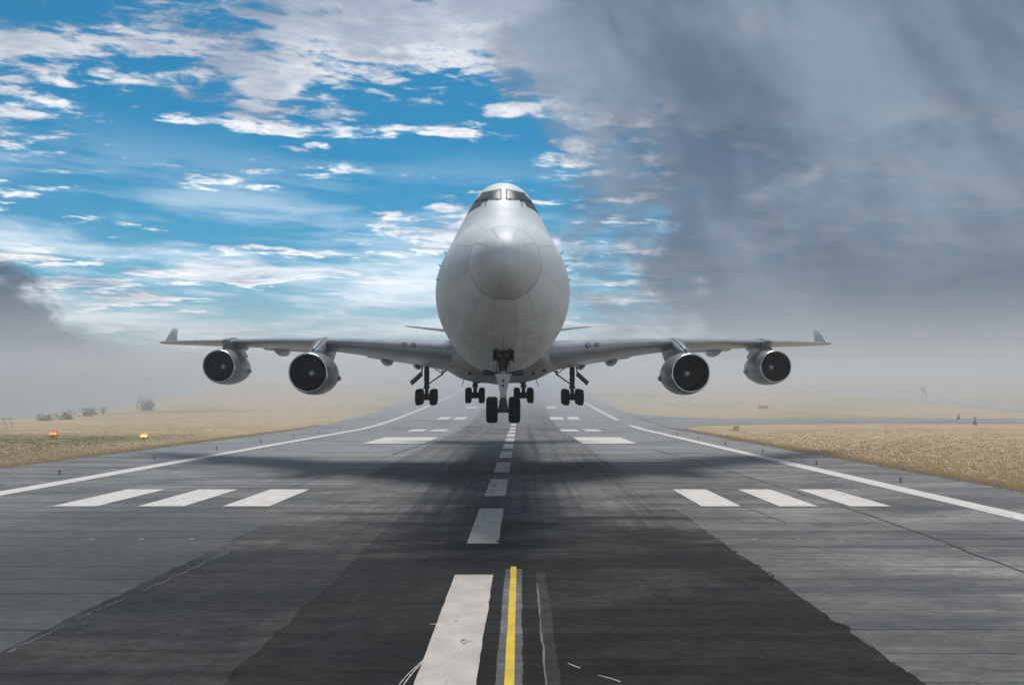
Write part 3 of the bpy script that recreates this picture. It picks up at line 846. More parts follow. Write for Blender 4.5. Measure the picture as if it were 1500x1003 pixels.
W_U = [0.5, 3.25, 8.0, 11.7, 16.0, 20.8, 26.0, 30.1, 30.9]
W_S = [16.4, 18.8, 23.2, 26.7, 30.8, 35.3, 40.2, 44.5, 45.3]
W_Z = [1.05, 1.40, 2.02, 2.45, 2.82, 3.15, 3.50, 3.80, 3.84]
W_C = [18.2, 15.2, 11.6, 9.5, 8.1, 6.8, 5.4, 4.2, 3.7]
W_T = [.12, .115, .102, .092, .088, .085, .08, .075, .07]
W_A = [1.2, 1.0, .4, .1, 0, -.2, -.6, -1.0, -1.0]
wi = lambda arr, u: float(np.interp(u, W_U, arr))
GEAR_Z = -1.27
for sg in (-1, 1):
    wing = loft_wing('wing', [(sg * u, s, z, c, t, a) for u, s, z, c, t, a in zip(W_U, W_S, W_Z, W_C, W_T, W_A)], M_WING, plane)
    loft_wing('tip_fairing', [(sg * 30.85, 45.25, 3.84, 3.75, .07, -1), (sg * 31.1, 45.9, 3.86, 3.1, .06, -1), (sg * 31.3, 47.1, 3.90, 1.7, .05, -1)], M_WING, wing)
    # winglet, raked back and canted outwards
    loft_winglet = [(sg * 30.85, 46.0, 3.92, 3.0, .06, 0), (sg * 31.0, 47.4, 4.7, 2.0, .06, 0), (sg * 31.15, 48.8, 5.45, 1.15, .06, 0)]
    vs = []; fs = []; n = len(FOIL)
    for (u, s0, z0, c, tr, tw) in loft_winglet:
        for (a, b) in FOIL: vs.append((u + sg * b * c * tr * .94, s0 + a * c, z0 - b * c * tr * .3))
    for j in range(2):
        for i in range(n): fs.append((j * n + i, j * n + (i + 1) % n, (j + 1) * n + (i + 1) % n, (j + 1) * n + i))
    fs.append(tuple(range(2 * n, 3 * n)))
    wl = new_obj('winglet', vs, fs, M_WING, wing, smooth=True)
    bm = bmesh.new(); bm.from_mesh(wl.data); bmesh.ops.recalc_face_normals(bm, faces=bm.faces); bm.to_mesh(wl.data); bm.free()
    # flaps, a little lowered
    for ua, ub, dr in ((4.2, 10.4, 9), (13.4, 20.2, 7)):
        secs = []
        for u in (ua, (ua + ub) / 2, ub):
            te = wi(W_S, u) + wi(W_C, u); tz = wi(W_Z, u) - wi(W_C, u) * math.sin(R(wi(W_A, u)))
            ch = 0.12 * wi(W_C, u) + .35
            secs.append((sg * u, te - 0.55 * ch, tz - 0.10, ch, .12, dr))
        loft_wing('flap', secs, M_WING, wing)
    u = 12.1; te = wi(W_S, u) + wi(W_C, u)
    # flap track fairings
    for u, zb_, wd, dp in ((18.1, 2.15, .80, .55), (8.6, 1.10, .95, .62), (6.2, 0.80, .75, .60), (14.6, 1.95, .6, .45)):
        te = wi(W_S, u) + wi(W_C, u); fm = MB(); prof = []
        for i in range(15):
            t = i / 14; prof.append((-3.3 + 4.7 * t, max(0.001, (math.sin(math.pi * t ** 0.8)) ** 0.7)))
        fm.lathe(prof, 'y', (0, 0, 0), 20)
        fm.v = [(sg * u + x * wd / 2, te + y, zb_ + dp + z * dp * (1.0 if z < 0 else .8) + 0.05 * y * -1) for x, y, z in fm.v]
        fm.build('flap_track_fairing', M_WING, wing, True)
    # landing lamps let into the leading edge by the root
    for uu in (5.15, 5.75):
        le = wi(W_S, uu); zz = wi(W_Z, uu) + 0.14
        lm = MB(); lm.lathe([(-.05, .001), (-.04, .07), (0.0, .095), (0.35, .095)], 'y', (sg * uu, le - .07, zz), 16)
        l_ = lm.build('landing_lamp', M_LENS, wing, True)
        lb = MB(); lb.lathe([(0.3, .135), (-.03, .135), (-.045, .117), (-.03, .10), (.2, .10)], 'y', (sg * uu, le - .05, zz), 16); lb.build('lamp_bezel', M_DARK, wing, True)

    # ---------------------------------------------- engines
    for (u, s_in, ze) in ((11.95, 23.0, 0.25), (21.15, 33.2, 1.12)):
        m_ = MB(); cx, cz = sg * u, ze
        prof = [(.10, 1.235), (.30, 1.285), (.7, 1.335), (1.2, 1.365), (1.8, 1.375), (2.5, 1.345), (3.2, 1.26), (3.9, 1.13), (4.3, 1.05), (4.3, 1.0), (3.6, 1.0)]
        m_.lathe(prof, 'y', (cx, s_in, cz), 64)
        nac = m_.build('engine', M_NAC, plane, True, sharp=R(60))
        m_ = MB(); m_.lathe([(.11, 1.242), (.05, 1.225), (.015, 1.20), (0, 1.175), (.012, 1.15), (.05, 1.13), (.10, 1.12)], 'y', (cx, s_in, cz), 64)
        m_.build('inlet_lip', M_LIP, nac, True)
        m_ = MB(); m_.lathe([(.10, 1.12), (.4, 1.115), (.9, 1.14), (1.5, 1.165)], 'y', (cx, s_in, cz), 64); m_.build('intake_duct', M_DUCT, nac, True)
        m_ = MB(); m_.lathe([(1.52, 1.17), (1.52, 0.001)], 'y', (cx, s_in, cz), 48); m_.build('fan_backing', M_DUCT, nac)
        m_ = MB(); m_.lathe([(.78, .001), (.82, .07), (.90, .125), (.94, .15)], 'y', (cx, s_in, cz), 24); m_.build('spinner_tip', M_SPINW, nac, True)
        m_ = MB(); m_.lathe([(.942, .15), (1.1, .24), (1.3, .33), (1.45, .36)], 'y', (cx, s_in, cz), 32); m_.build('spinner', M_SPIN, nac, True)
        m_ = MB(); m_.lathe([(1.02, .215), (1.03, .222), (1.05, .23), (1.06, .226)], 'y', (cx, s_in - .012, cz), 32); m_.build('spinner_band', M_STRIPL, nac, True)
        bv = []; bf = []
        for i in range(6):
            t = i / 5; rr_ = .33 + (1.13 - .33) * t; tw = R(28 + 34 * t); hw = .085 + .05 * t
            for sgn in (-1, 1): bv.append((sgn * hw * math.cos(tw), -sgn * hw * math.sin(tw) * -1, rr_))
        for i in range(5): bf.append((2 * i, 2 * i + 1, 2 * i + 3, 2 * i + 2))
        bme = bpy.data.meshes.new('fan_blade'); bme.from_pydata(bv, [], bf); bme.update(); bme.materials.append(M_BLADE)
        for i in range(38):
            share('fan_blade', bme, nac, (cx, s_in + 1.34, cz), (0, 2 * math.pi * i / 38, 0))
        m_ = MB(); m_.lathe([(3.4, .80), (4.4, .74), (5.3, .56), (5.35, .50), (5.0, .48)], 'y', (cx, s_in, cz), 40); m_.build('core_cowl', M_DARK, nac, True, sharp=R(50))
        m_ = MB(); m_.lathe([(4.9, .36), (5.5, .24), (6.1, .02)], 'y', (cx, s_in, cz), 24); m_.build('exhaust_cone', M_DARK, nac, True)
        # small bulge on the cowl flank
        m_ = MB(); m_.lathe([(2.6, .001), (2.65, .12), (2.9, .2), (3.3, .2), (3.7, .13), (3.9, .001)], 'y', (0, 0, 0), 16)
        m_.v = [(cx - sg * (1.24) + x * .6, s_in + y, cz - .25 + z) for x, y, z in m_.v]; m_.build('gearbox_bulge', M_NAC, nac, True)
        # cowl seam
        m_ = MB(); m_.lathe([(.93, 1.353), (.95, 1.3545), (.97, 1.3565)], 'y', (cx, s_in, cz), 64); m_.build('cowl_seam', M_SEAMD, nac, True)
        # pylon: a tapering blade up to and round the leading edge
        le = wi(W_S, u); zw = wi(W_Z, u)
        prof = [(s_in + .75, ze + 1.30, .10), (s_in + 1.6, ze + 1.72, .26), (le - 1.1, zw - .04, .34), (le - .25, zw + .20, .34), (le + .5, zw + .36, .30),
                (le + 2.2, zw + .30, .34), (le + 4.2, zw - .28, .28), (le + 3.0, zw - .62, .30), (s_in + 6.4, ze + 1.05, .26), (s_in + 5.2, ze + .60, .30), (s_in + 3.6, ze + .62, .34), (s_in + 2.0, ze + .9, .30)]
        bm = bmesh.new()
        A = [bm.verts.new((sg * u - w_, s, z)) for s, z, w_ in prof]; B = [bm.verts.new((sg * u + w_, s, z)) for s, z, w_ in prof]
        bm.faces.new(A); bm.faces.new(B[::-1])
        for i in range(len(prof)):
            k = (i + 1) % len(prof); bm.faces.new((A[i], B[i], B[k], A[k]))
        bmesh.ops.recalc_face_normals(bm, faces=bm.faces)
        bmesh.ops.bevel(bm, geom=bm.edges[:], offset=0.15, segments=4, affect='EDGES', clamp_overlap=True)
        me = bpy.data.meshes.new('pylon'); bm.to_mesh(me); bm.free(); me.materials.append(M_NAC)
        for p in me.polygons: p.use_smooth = True
        share('pylon', me, wing)

# -------------------------------------------------- wing to body fairing
vs = []; fs = []; NB = 56
fst = list(np.linspace(15.0, 43.0, 40))
for s in fst:
    t = (s - 15) / 28; k = smooth01(t / .28) * smooth01((1 - t) / .35)
    hw = 1.95 + 1.95 * k; zbm = 0.55 - .72 * k; ztp = 1.9 + .5 * k
    for i in range(NB):
        a = 2 * math.pi * i / NB; ca, sa = math.cos(a), math.sin(a)
        x = hw * math.copysign(abs(ca) ** .75, ca)
        zm = 1.35; z = zm + (zm - zbm if sa < 0 else ztp - zm) * math.copysign(abs(sa) ** .85, sa)
        vs.append((x, s, z))
for j in range(len(fst) - 1):
    for i in range(NB): fs.append((j * NB + i, j * NB + (i + 1) % NB, (j + 1) * NB + (i + 1) % NB, (j + 1) * NB + i))
fairing = new_obj('belly_fairing', vs, fs, M_FAIR, plane, smooth=True)
bm = bmesh.new(); bm.from_mesh(fairing.data); bmesh.ops.recalc_face_normals(bm, faces=bm.faces); bm.to_mesh(fairing.data); bm.free()
BBVH = BVHTree.FromObject(fairing, bpy.context.evaluated_depsgraph_get())
for (x, y) in ((688, 545.5), (781, 546), (797, 541.5)):
    pts = []
    for ddx, ddy in ((-3.6, 2.6), (3.6, 2.2), (0.2, -2.6)):
        p, n = hit(BBVH, x + ddx, y + ddy)
        if p is None: break
        pts.append(p + n * .02)
    if len(pts) == 3: new_obj('air_inlet', pts, [(0, 1, 2)], M_BAY, fairing)
for sg in (-1, 1):
    m_ = MB(); m_.add([(sg * 2.3, 26.0, .25), (sg * 2.3, 26.5, .25), (sg * 2.55, 26.6, -.52), (sg * 2.55, 26.35, -.52),
                       (sg * 2.33, 26.0, .25), (sg * 2.33, 26.5, .25), (sg * 2.58, 26.6, -.52), (sg * 2.58, 26.35, -.52)],
                      [(0, 1, 2, 3), (4, 7, 6, 5), (0, 3, 7, 4), (1, 5, 6, 2), (3, 2, 6, 7), (0, 4, 5, 1)])
    m_.build('blade_antenna', M_DARK, fairing)

# -------------------------------------------------- tail
fin = loft_wing('fin', [(5.6, 53.0, 0, 13.5, .11, 0), (10, 57.2, 0, 10.0, .10, 0), (15.4, 62.4, 0, 5.2, .10, 0)], M_SKIN, plane, vertical=True)
for sg in (-1, 1):
    loft_wing('tailplane', [(sg * .6, 56.5, 5.5, 9.6, .07, -4), (sg * 5.5, 60.8, 6.4, 6.3, .065, -4), (sg * 11.0, 65.4, 7.35, 2.6, .06, -4)], M_WING, plane)

# -------------------------------------------------- landing gear
def tyre_mesh(rad, wid):
    h = wid / 2; m_ = MB()
    prof = [(-h * .72, rad * .52), (-h * .92, rad * .60), (-h, rad * .72), (-h * .97, rad * .84), (-h * .84, rad * .94), (-h * .62, rad * .985)]
    tread = []
    for gx in (-.42, -.14, .14, .42):
        tread += [(h * (gx - .035), rad * .998), (h * (gx - .03), rad * .982), (h * (gx + .03), rad * .982), (h * (gx + .035), rad * .998)]
    prof += tread + [(-a, r) for a, r in prof[::-1]][0:0] + [(h * .62, rad * .985), (h * .84, rad * .94), (h * .97, rad * .84), (h, rad * .72), (h * .92, rad * .60), (h * .72, rad * .52)]
    m_.lathe(prof, 'x', (0, 0, 0), 48)
    me_o = m_.build('tyre', M_RUBBER, None, True); me = me_o.data; bpy.data.objects.remove(me_o)
    return me
def rim_mesh(rad, wid):
    h = wid / 2; m_ = MB()
    m_.lathe([(-h * .70, rad * .53), (-h * .55, rad * .45), (-h * .45, rad * .25), (-h * .62, rad * .18), (-h * .62, .001)], 'x', (0, 0, 0), 28)
    m_.lathe([(h * .70, rad * .53), (h * .55, rad * .45), (h * .45, rad * .25), (h * .62, rad * .18), (h * .62, .001)], 'x', (0, 0, 0), 28)
    o = m_.build('wheel_rim', M_STEELD, None, True); me = o.data; bpy.data.objects.remove(o); return me
TY, RM = tyre_mesh(.60, .47), rim_mesh(.60, .47)
TYN, RMN = tyre_mesh(.56, .49), rim_mesh(.56, .49)

# nose leg
NZ, NS = -1.88, 7.9
m_ = MB()
m_.tube((0, NS, 1.5), (0, NS, -.55), .17, .16, 20); m_.tube((0, NS, -.5), (0, NS, -1.55), .11, .11, 16)
m_.tube((0, NS, -1.45), (0, NS, -2.0), .16, .19, 16)
m_.tube((-.62, NS, NZ), (.62, NS, NZ), .085, .085, 12)
nose = m_.build('nose_gear', M_STEEL, plane, True, sharp=R(40))
for sx in (-1, 1):
    t = share('tyre', TYN, nose, (sx * .475, NS, NZ)); share('wheel_rim', RMN, nose, (sx * .475, NS, NZ))
m_ = MB()      # wide forked collar tapering to the torque link
m_.add([(-.36, NS - .26, -.36), (.36, NS - .26, -.36), (.25, NS - .26, -.66), (.09, NS - .26, -1.36), (-.09, NS - .26, -1.36), (-.25, NS - .26, -.66),
        (-.36, NS - .12, -.36), (.36, NS - .12, -.36), (.25, NS - .12, -.66), (.09, NS - .12, -1.36), (-.09, NS - .12, -1.36), (-.25, NS - .12, -.66)],
       [(0, 5, 4, 3, 2, 1), (6, 7, 8, 9, 10, 11), (0, 1, 7, 6), (1, 2, 8, 7), (2, 3, 9, 8), (3, 4, 10, 9), (4, 5, 11, 10), (5, 0, 6, 11)])
m_.build('torque_link', M_STEEL, nose)
m_ = MB()
m_.add([(-.09, NS - .24, -1.28), (.09, NS - .24, -1.28), (.26, NS - .24, -2.0), (-.26, NS - .24, -2.0), (-.09, NS - .14, -1.28), (.09, NS - .14, -1.28), (.26, NS - .14, -2.0), (-.26, NS - .14, -2.0)],
       [(0, 3, 2, 1), (4, 5, 6, 7), (0, 1, 5, 4), (1, 2, 6, 5), (2, 3, 7, 6), (3, 0, 4, 7)])
m_.build('lower_link', M_STEELD, nose)
for zz in (-.66, -.86):
    m_ = MB(); m_.lathe([(-.275, .001), (-.275, .055)], 'y', (0, NS, zz), 12); m_.build('link_hole', M_BAY, nose)
for sx in (-1, 1):
    m_ = MB(); m_.tube((sx * .20, NS - .1, -.38), (sx * .78, NS - .02, -.30), .085, .085, 12); m_.tube((sx * .55, NS - .06, -.33), (sx * .84, NS, -.29), .12, .12, 12)
    m_.build('steering_actuator', M_STEELD, nose, True, sharp=R(40))
    m_ = MB(); m_.lathe([(-.10, .001), (-.09, .06), (-.05, .085), (.12, .05)], 'y', (sx * .19, NS - .30, .40), 14); m_.build('taxi_lamp', M_LENS, nose, True)
    m_ = MB(); m_.tube((sx * .30, NS - 1.35, .75), (sx * .12, NS - .1, -.15), .05, .05, 8); m_.build('drag_brace', M_STEELD, nose, True)
    m_ = MB(); m_.tube((sx * .13, NS - .2, .9), (sx * .15, NS - .22, -.3), .022, .022, 6); m_.tube((sx * .24, NS - .2, .5), (sx * .30, NS - .2, -.4), .018, .018, 6)
    m_.tube((sx * .15, NS - .2, -.5), (sx * .10, NS - .26, -1.6), .015, .015, 6); m_.build('hydraulic_line', M_DARK, nose, True)
    # doors hanging beside the leg
    m_ = MB(); m_.box((sx * .49, 7.5, .15), (.05, 1.3, .78), Matrix.Rotation(sx * -.10, 3, 'Y')); m_.build('nose_gear_door', M_FAIR, nose)
    m_ = MB(); m_.box((sx * .47, 6.83, .16), (.02, .02, .70), Matrix.Rotation(sx * -.10, 3, 'Y')); m_.build('door_edge', M_STEEL, nose)
    m_ = MB(); m_.tube((sx * .47, 7.5, .15), (sx * .12, NS - .1, .35), .02, .02, 6); m_.build('door_rod', M_DARK, nose)
m_ = MB(); m_.tube((0, NS - .34, 1.0), (.0, NS - .36, -.25), .035, .05, 8); m_.build('red_hose', M_RED, nose, True)

def main_gear(name, u, s, zw, ztop, tilt, sg, body):
    cx = sg * u; m_ = MB()
    m_.tube((cx, s, ztop), (cx, s, zw + .75), .19, .19, 18); m_.tube((cx, s, zw + .8), (cx, s, zw - .05), .15, .15, 16)
    m_.tube((cx, s, zw + .62), (cx, s, zw + .82), .24, .24, 16)
    for q, rr_ in ((zw + 1.3, .23), (zw + 1.75, .225)): m_.tube((cx, s, q), (cx, s, q + .12), rr_, rr_, 16)
    leg = m_.build(name, M_STEELD, plane, True, sharp=R(40))
    rot = Matrix.Rotation(R(tilt), 3, 'X'); m_ = MB()
    m_.tube(Vector((cx, s, zw)) + rot @ Vector((0, -.9, 0)), Vector((cx, s, zw)) + rot @ Vector((0, .9, 0)), .14, .14, 12)
    for fa in (-.74, .74):
        c0 = Vector((cx, s, zw)) + rot @ Vector((0, fa, 0)); m_.tube(c0 - Vector((.6, 0, 0)), c0 + Vector((.6, 0, 0)), .09, .09, 10)
        m_.tube(c0 - Vector((.34, 0, 0)), c0 + Vector((.34, 0, 0)), .22, .22, 14)
    m_.build('bogie_beam', M_DARK, leg, True, sharp=R(40))
    for fa in (-.74, .74):
        c0 = Vector((cx, s, zw)) + rot @ Vector((0, fa, 0))
        for sx in (-1, 1):
            share('tyre', TY, leg, c0 + Vector((sx * .53, 0, 0))); share('wheel_rim', RM, leg, c0 + Vector((sx * .53, 0, 0)))
    m_ = MB(); m_.tube((cx, s + .12, zw + .9), (cx, s + .5, zw + .45), .05, .05, 8); m_.tube((cx, s + .5, zw + .45), (cx, s + .15, zw + .1), .05, .05, 8); m_.build('torque_link', M_DARK, leg, True)
    if not body:
        a = Vector((cx - sg * .18, s - .05, zw + 1.0)); b = Vector((sg * 3.55, s - 2.4, .85)); k_ = a.lerp(b, .62)
        m_ = MB()
        for o_ in (-.09, .09): m_.tube(a + Vector((0, o_, 0)), k_ + Vector((0, o_ * 2, 0)), .045, .045, 8); m_.tube(k_ + Vector((0, o_ * 2.2, .10)), b + Vector((0, o_ * 3, .06)), .045, .045, 8)
        for f_ in (.25, .55, .8): p = a.lerp(k_, f_); m_.tube(p - Vector((0, .1, 0)), p + Vector((0, .1, 0)), .03, .03, 6)
        m_.tube(k_ + Vector((0, 0, -.08)), k_ + Vector((sg * -.02, 0, .3)), .08, .06, 8)
        m_.build('side_brace', M_STEELD, leg, True, sharp=R(40))
        m_ = MB(); m_.tube((cx - sg * .15, s - .05, zw + 2.45), k_ + Vector((sg * .1, 0, .12)), .04, .04, 8); m_.tube((cx - sg * .75, s - .3, zw + 2.28), (cx - sg * .62, s - .3, zw + 2.2), .08, .08, 8); m_.build('jury_strut', M_STEELD, leg, True)
        # leg door swung out on its link
        c0 = Vector((cx + sg * .74, s - .3, zw + 1.38)); q = Matrix.Rotation(sg * R(-48), 3, 'Y') @ Matrix.Rotation(sg * R(-20), 3, 'Z')
        m_ = MB(); m_.box(c0, (.09, 1.0, 1.12), q); m_.box(c0 + q @ Vector((sg * .06, 0, 0)), (.03, .8, .9), q); m_.build('leg_door', M_STEELD, leg)
        m_ = MB(); m_.tube((cx + sg * .20, s - .25, zw + 2.75), (cx + sg * .36, s - .3, zw + 1.75), .055, .055, 8); m_.build('door_link', M_DARK, leg, True)
        m_ = MB(); m_.box((cx + sg * .35, s + .6, zw + 2.9), (.5, 1.6, .55)); m_.build('trunnion_fairing', M_STEELD, leg)
    else:
        m_ = MB(); m_.tube((cx - sg * .1, s, zw + .95), (cx - sg * 1.25, s - .7, ztop + .05), .085, .085, 10); m_.build('side_brace', M_DARK, leg, True)
        m_ = MB(); m_.tube((cx - sg * .5, s + .02, zw + 1.1), (cx - sg * 1.6, s - .1, zw + 1.05), .03, .03, 6); m_.tube((cx - sg * 1.0, s - .1, zw + 1.06), (cx - sg * 1.0, s - .1, zw + 1.35), .02, .02, 6); m_.build('drag_link', M_DARK, leg, True)
    return leg
for sg in (-1, 1):
    main_gear('wing_gear', 5.5, 33.0, -1.20, 1.75, 3, sg, False)
    main_gear('body_gear', 1.92, 36.0, -1.05, 0.35, 3, sg, True)

# ================================================================== small things on the airfield
def ground_at(px_, py_):
    """follow a pixel's ray to the ground"""
    d = Vector(((px_ - 750) / FOC, 1.0, (587 - py_) / FOC)); t = 8.0
    while t < 1500:
        p = Vector((0, 0, CAM_H)) + d * t
        if p.z <= ground_z(p.x, p.y): return p
        t *= 1.004
    return None

M_LAMPBODY = pmat('lamp_housing', (0.20, 0.13, 0.05), 0.5, 0.3)
M_AMBER = pmat('amber_glass', (0.6, 0.25, 0.05), 0.2)
def lathe_mesh(prof, mat, n=14):
    m_ = MB(); m_.lathe(prof, 'z', (0, 0, 0), n); o = m_.build('tmp', mat, None, True, sharp=R(40)); me = o.data; bpy.data.objects.remove(o); return me
EL_BASE = lathe_mesh([(0, .001), (0, .15), (.03, .15), (.04, .05), (.22, .04), (.22, .10), (.26, .11), (.26, .001)], M_LAMPBODY)
EL_GLASS = lathe_mesh([(.26, .085), (.33, .095), (.38, .07), (.41, .001)], M_AMBER)
def edge_light(r, Y, label, group):
    e = empty('runway_edge_light', on_run(r, Y, 0.002))
    [share(n_, me_, e, scale=(.75, .75, .75)) for n_, me_ in (('lamp_base', EL_BASE), ('lamp_glass', EL_GLASS))]
    tag(e, label, 'runway light', group)
for k in range(7): edge_light(-28.6, 46.8 + 12.1 * k, 'small unlit runway edge light just outside the left edge line, orange lights beyond', 'edge lights along the left edge line')
for k in range(6): edge_light(21.3, 42.2 + 12.0 * k, 'small unlit runway edge light between the edge line and straw grass right of the runway', 'edge lights along the right edge line')

INS = lathe_mesh([(0, .001), (0, .10), (.010, .09), (.02, .045), (.024, .001)], pmat('inset_light_steel', (0.22, 0.22, 0.21), 0.6))
for grp, rs, wd in (('inset lights on the left slabs', (-14.1, -12.45, -10.8), 'in the slabs left of the dark asphalt, short of the bars'), ('inset lights on the right slabs', (7.7, 9.15, 10.55), 'in the slabs right of the dark asphalt, short of the bars')):
    for r in rs:
        o = share('inset_light', INS, None, on_run(r, 24.75, 0.003)); tag(o, 'small metal inset light ' + wd, 'inset light', grp)

# two lit orange guard lights on the left-hand grass
def guard_light(px_, py_, label, sc, col, st):
    p = ground_at(px_, py_)
    e = empty('guard_light', p)
    m_ = MB(); m_.tube((0, 0, -.2), (0, 0, .28 * sc), .06, .05, 10); m_.box((0, 0, .36 * sc), (.95 * sc, .3 * sc, .16 * sc)); m_.build('lamp_stand', M_DARK, e)
    for sx in (-.26, .26):
        m_ = MB(); m_.lathe([(-.17, .001), (-.15, .12), (-.10, .19), (0.02, .20), (.18, .12), (.2, .001)], 'y', (sx * sc, 0, .62 * sc), 16)
        m_.build('lamp_head', pmat('lit_orange_lens', col, 0.3, emit=col, estr=st), e, True)
    m_ = MB(); m_.box((0, .12 * sc, .62 * sc), (1.1 * sc, .06 * sc, .62 * sc)); m_.build('back_board', pmat('orange_board', (0.75, 0.10, 0.03), 0.6), e)
    tag(e, label, 'warning light')
guard_light(78, 641.5, 'glowing red orange warning light on the green grass, towards the white trestle', .9, (1.0, 0.20, 0.07), 1.2)
guard_light(211, 643.5, 'glowing yellow orange warning light on the grass, closer to the runway edge', .7, (1.0, 0.36, 0.10), 1.5)

# white trestle
p = ground_at(8, 626)
e = empty('white_trestle', p); MW = pmat('weathered_white_timber', (0.6, 0.6, 0.57), 0.7, var=0.15)
for sx in (-1.0, 0.2, 1.2):
    m_ = MB(); m_.box((sx - .3, 0, .85), (.12, .10, 2.1), Matrix.Rotation(-.38, 3, 'Y')); m_.build('post', MW, e)
m_ = MB(); m_.box((-.2, .09, 1.5), (2.9, .07, .14)); m_.build('rail', MW, e)
m_ = MB(); m_.box((.1, .09, .7), (2.9, .07, .14)); m_.build('rail', MW, e)
tag(e, 'leaning white timber trestle at the edge of the grass', 'trestle')

# markers on the right-hand field
M_CREAM = pmat('cream_board', (0.65, 0.55, 0.33), 0.6); M_ORANGE = pmat('faded_orange', (0.55, 0.2, 0.1), 0.6); M_GREYM = pmat('marker_grey', (0.16, 0.16, 0.15), 0.6)
def marker_board(px_, py_, w, h_, mat, label):
    p = ground_at(px_, py_); e = empty('marker_board', p)
    m_ = MB(); m_.box((0, 0, h_ * .62), (w, .12, h_ * .7)); o = m_.build('board', mat, e)
    for sx in (-.36, .36): m_ = MB(); m_.box((sx * w, .09, h_ * .25), (.07, .06, h_ * .7)); m_.build('post', M_GREYM, e)
    m_ = MB(); m_.box((0, 0, h_ * .99), (w * 1.06, .16, .05)); m_.build('cap', M_GREYM, e)
    tag(e, label, 'sign')
marker_board(1078, 632, .85, .75, M_CREAM, 'small cream marker board in the straw grass by the link taxiway')
marker_board(1118, 600, 2.3, 1.1, M_ORANGE, 'faded orange marker board far off on the hazy field')
def stake(px_, py_, h_, label):
    p = ground_at(px_, py_); e = empty('marker_cone', p)
    m_ = MB(); m_.lathe([(0, .001), (0, .5), (.06, .5), (.07, .34), (h_, .09), (h_ + .02, .001)], 'z', (0, 0, 0), 14); m_.build('cone_body', M_GREYM, e, True, sharp=R(40))
    m_ = MB(); m_.lathe([(h_ * .5, .235), (h_ * .7, .19)], 'z', (0, 0, 0), 14); m_.build('cone_band', M_CREAM, e, True)
    tag(e, label, 'cone')
stake(1428, 622, 1.5, 'tall dark marker cone with a cream band beside the parallel taxiway, larger one')
stake(1404, 614, 1.1, 'short dark marker cone with a cream band beside the parallel taxiway')
p = ground_at(1351, 594); e = empty('windsock', p)
m_ = MB(); m_.tube((0, 0, -.2), (0, 0, 5.3), .07, .05, 10); m_.build('pole', M_GREYM, e, True)
m_ = MB(); m_.tube((0, 0, 5.2), (-.25, 0, 5.3), .03, .03, 6); m_.lathe([(0, .45), (.02, .46), (2.2, .22), (2.2, .2), (0.02, .42)], 'z', (0, 0, 0), 16)
k0 = 16
m_.v = [v for v in m_.v]
sock = MB(); sock.lathe([(0, .46), (1.0, .38), (2.6, .22)], 'z', (0, 0, 0), 16)
rt = Matrix.Rotation(R(155), 3, 'Y')
sock.v = [tuple(rt @ Vector(v) + Vector((.15, 0, 5.3))) for v in sock.v]; so = sock.build('sock', pmat('white_sock_cloth', (0.7, 0.69, 0.66), 0.8), e, True)
m_ = MB(); m_.lathe([(0, .47), (.04, .49), (.08, .47)], 'z', (0, 0, 0), 16); m_.v = [tuple(rt @ Vector(v) + Vector((.15, 0, 5.3))) for v in m_.v]; m_.build('hoop', M_GREYM, e, True)
tag(e, 'white windsock hanging on a thin pole in the hazy field', 'windsock')

# ------------------------------------------------------------------ shrubs on the left-hand crest
M_LEAF = pmat('shrub_leaf', (0.055, 0.065, 0.035), 0.8, rnd=0.2, var=0.3, vscale=2)
M_BARK = pmat('shrub_bark', (0.10, 0.08, 0.06), 0.9)
def shrub(px_, py_, w, h_, nleaf, seed, label):
    rr = random.Random(seed); p = ground_at(px_, py_); e = empty('shrub', p); m_ = MB(); tips = []
    for i in range(9):
        a = rr.uniform(0, 6.28); l = rr.uniform(.6, 1.0) * h_; tip = Vector((math.cos(a) * w * .5 * rr.uniform(.2, 1), math.sin(a) * w * .4, l))
        m_.tube((0, 0, -.2), tip * .6, .05, .03, 5); m_.tube(tip * .6, tip, .03, .01, 5); tips += [tip * .6, tip * .8, tip]
    m_.build('stem', M_BARK, e)
    vs = []; fs = []
    for i in range(nleaf):
        t = rr.choice(tips); c = t + Vector((rr.gauss(0, .26), rr.gauss(0, .26), rr.gauss(0, .34))) * w * .5; c.z = max(.05, c.z)
        a = Vector((rr.uniform(-1, 1), rr.uniform(-1, 1), rr.uniform(-1, 1))).normalized(); b = a.orthogonal(); q = rr.uniform(.07, .16) * w * .4
        k = len(vs); vs += [c + a * q, c + b * q * .5, c - a * q, c - b * q * .5]; fs.append((k, k + 1, k + 2, k + 3))
    new_obj('foliage', vs, fs, M_LEAF, e); tag(e, label, 'shrub', 'shrubs along the crest')
shrub(130, 609, 3.0, 1.3, 420, 1, 'dark spiky shrub on the crest of the left field')
shrub(151, 607, 1.5, 1.6, 200, 2, 'thin upright shrub on the crest beside the spiky shrub')
shrub(213, 601, 4.2, 1.7, 520, 3, 'broad hazy shrub on the crest nearest the hill')
shrub(95, 614, 3.6, .7, 300, 4, 'low flat shrub on the crest towards the white trestle')
shrub(66, 616, 3.0, .6, 240, 5, 'lowest creeping shrub on the crest next to the white trestle')

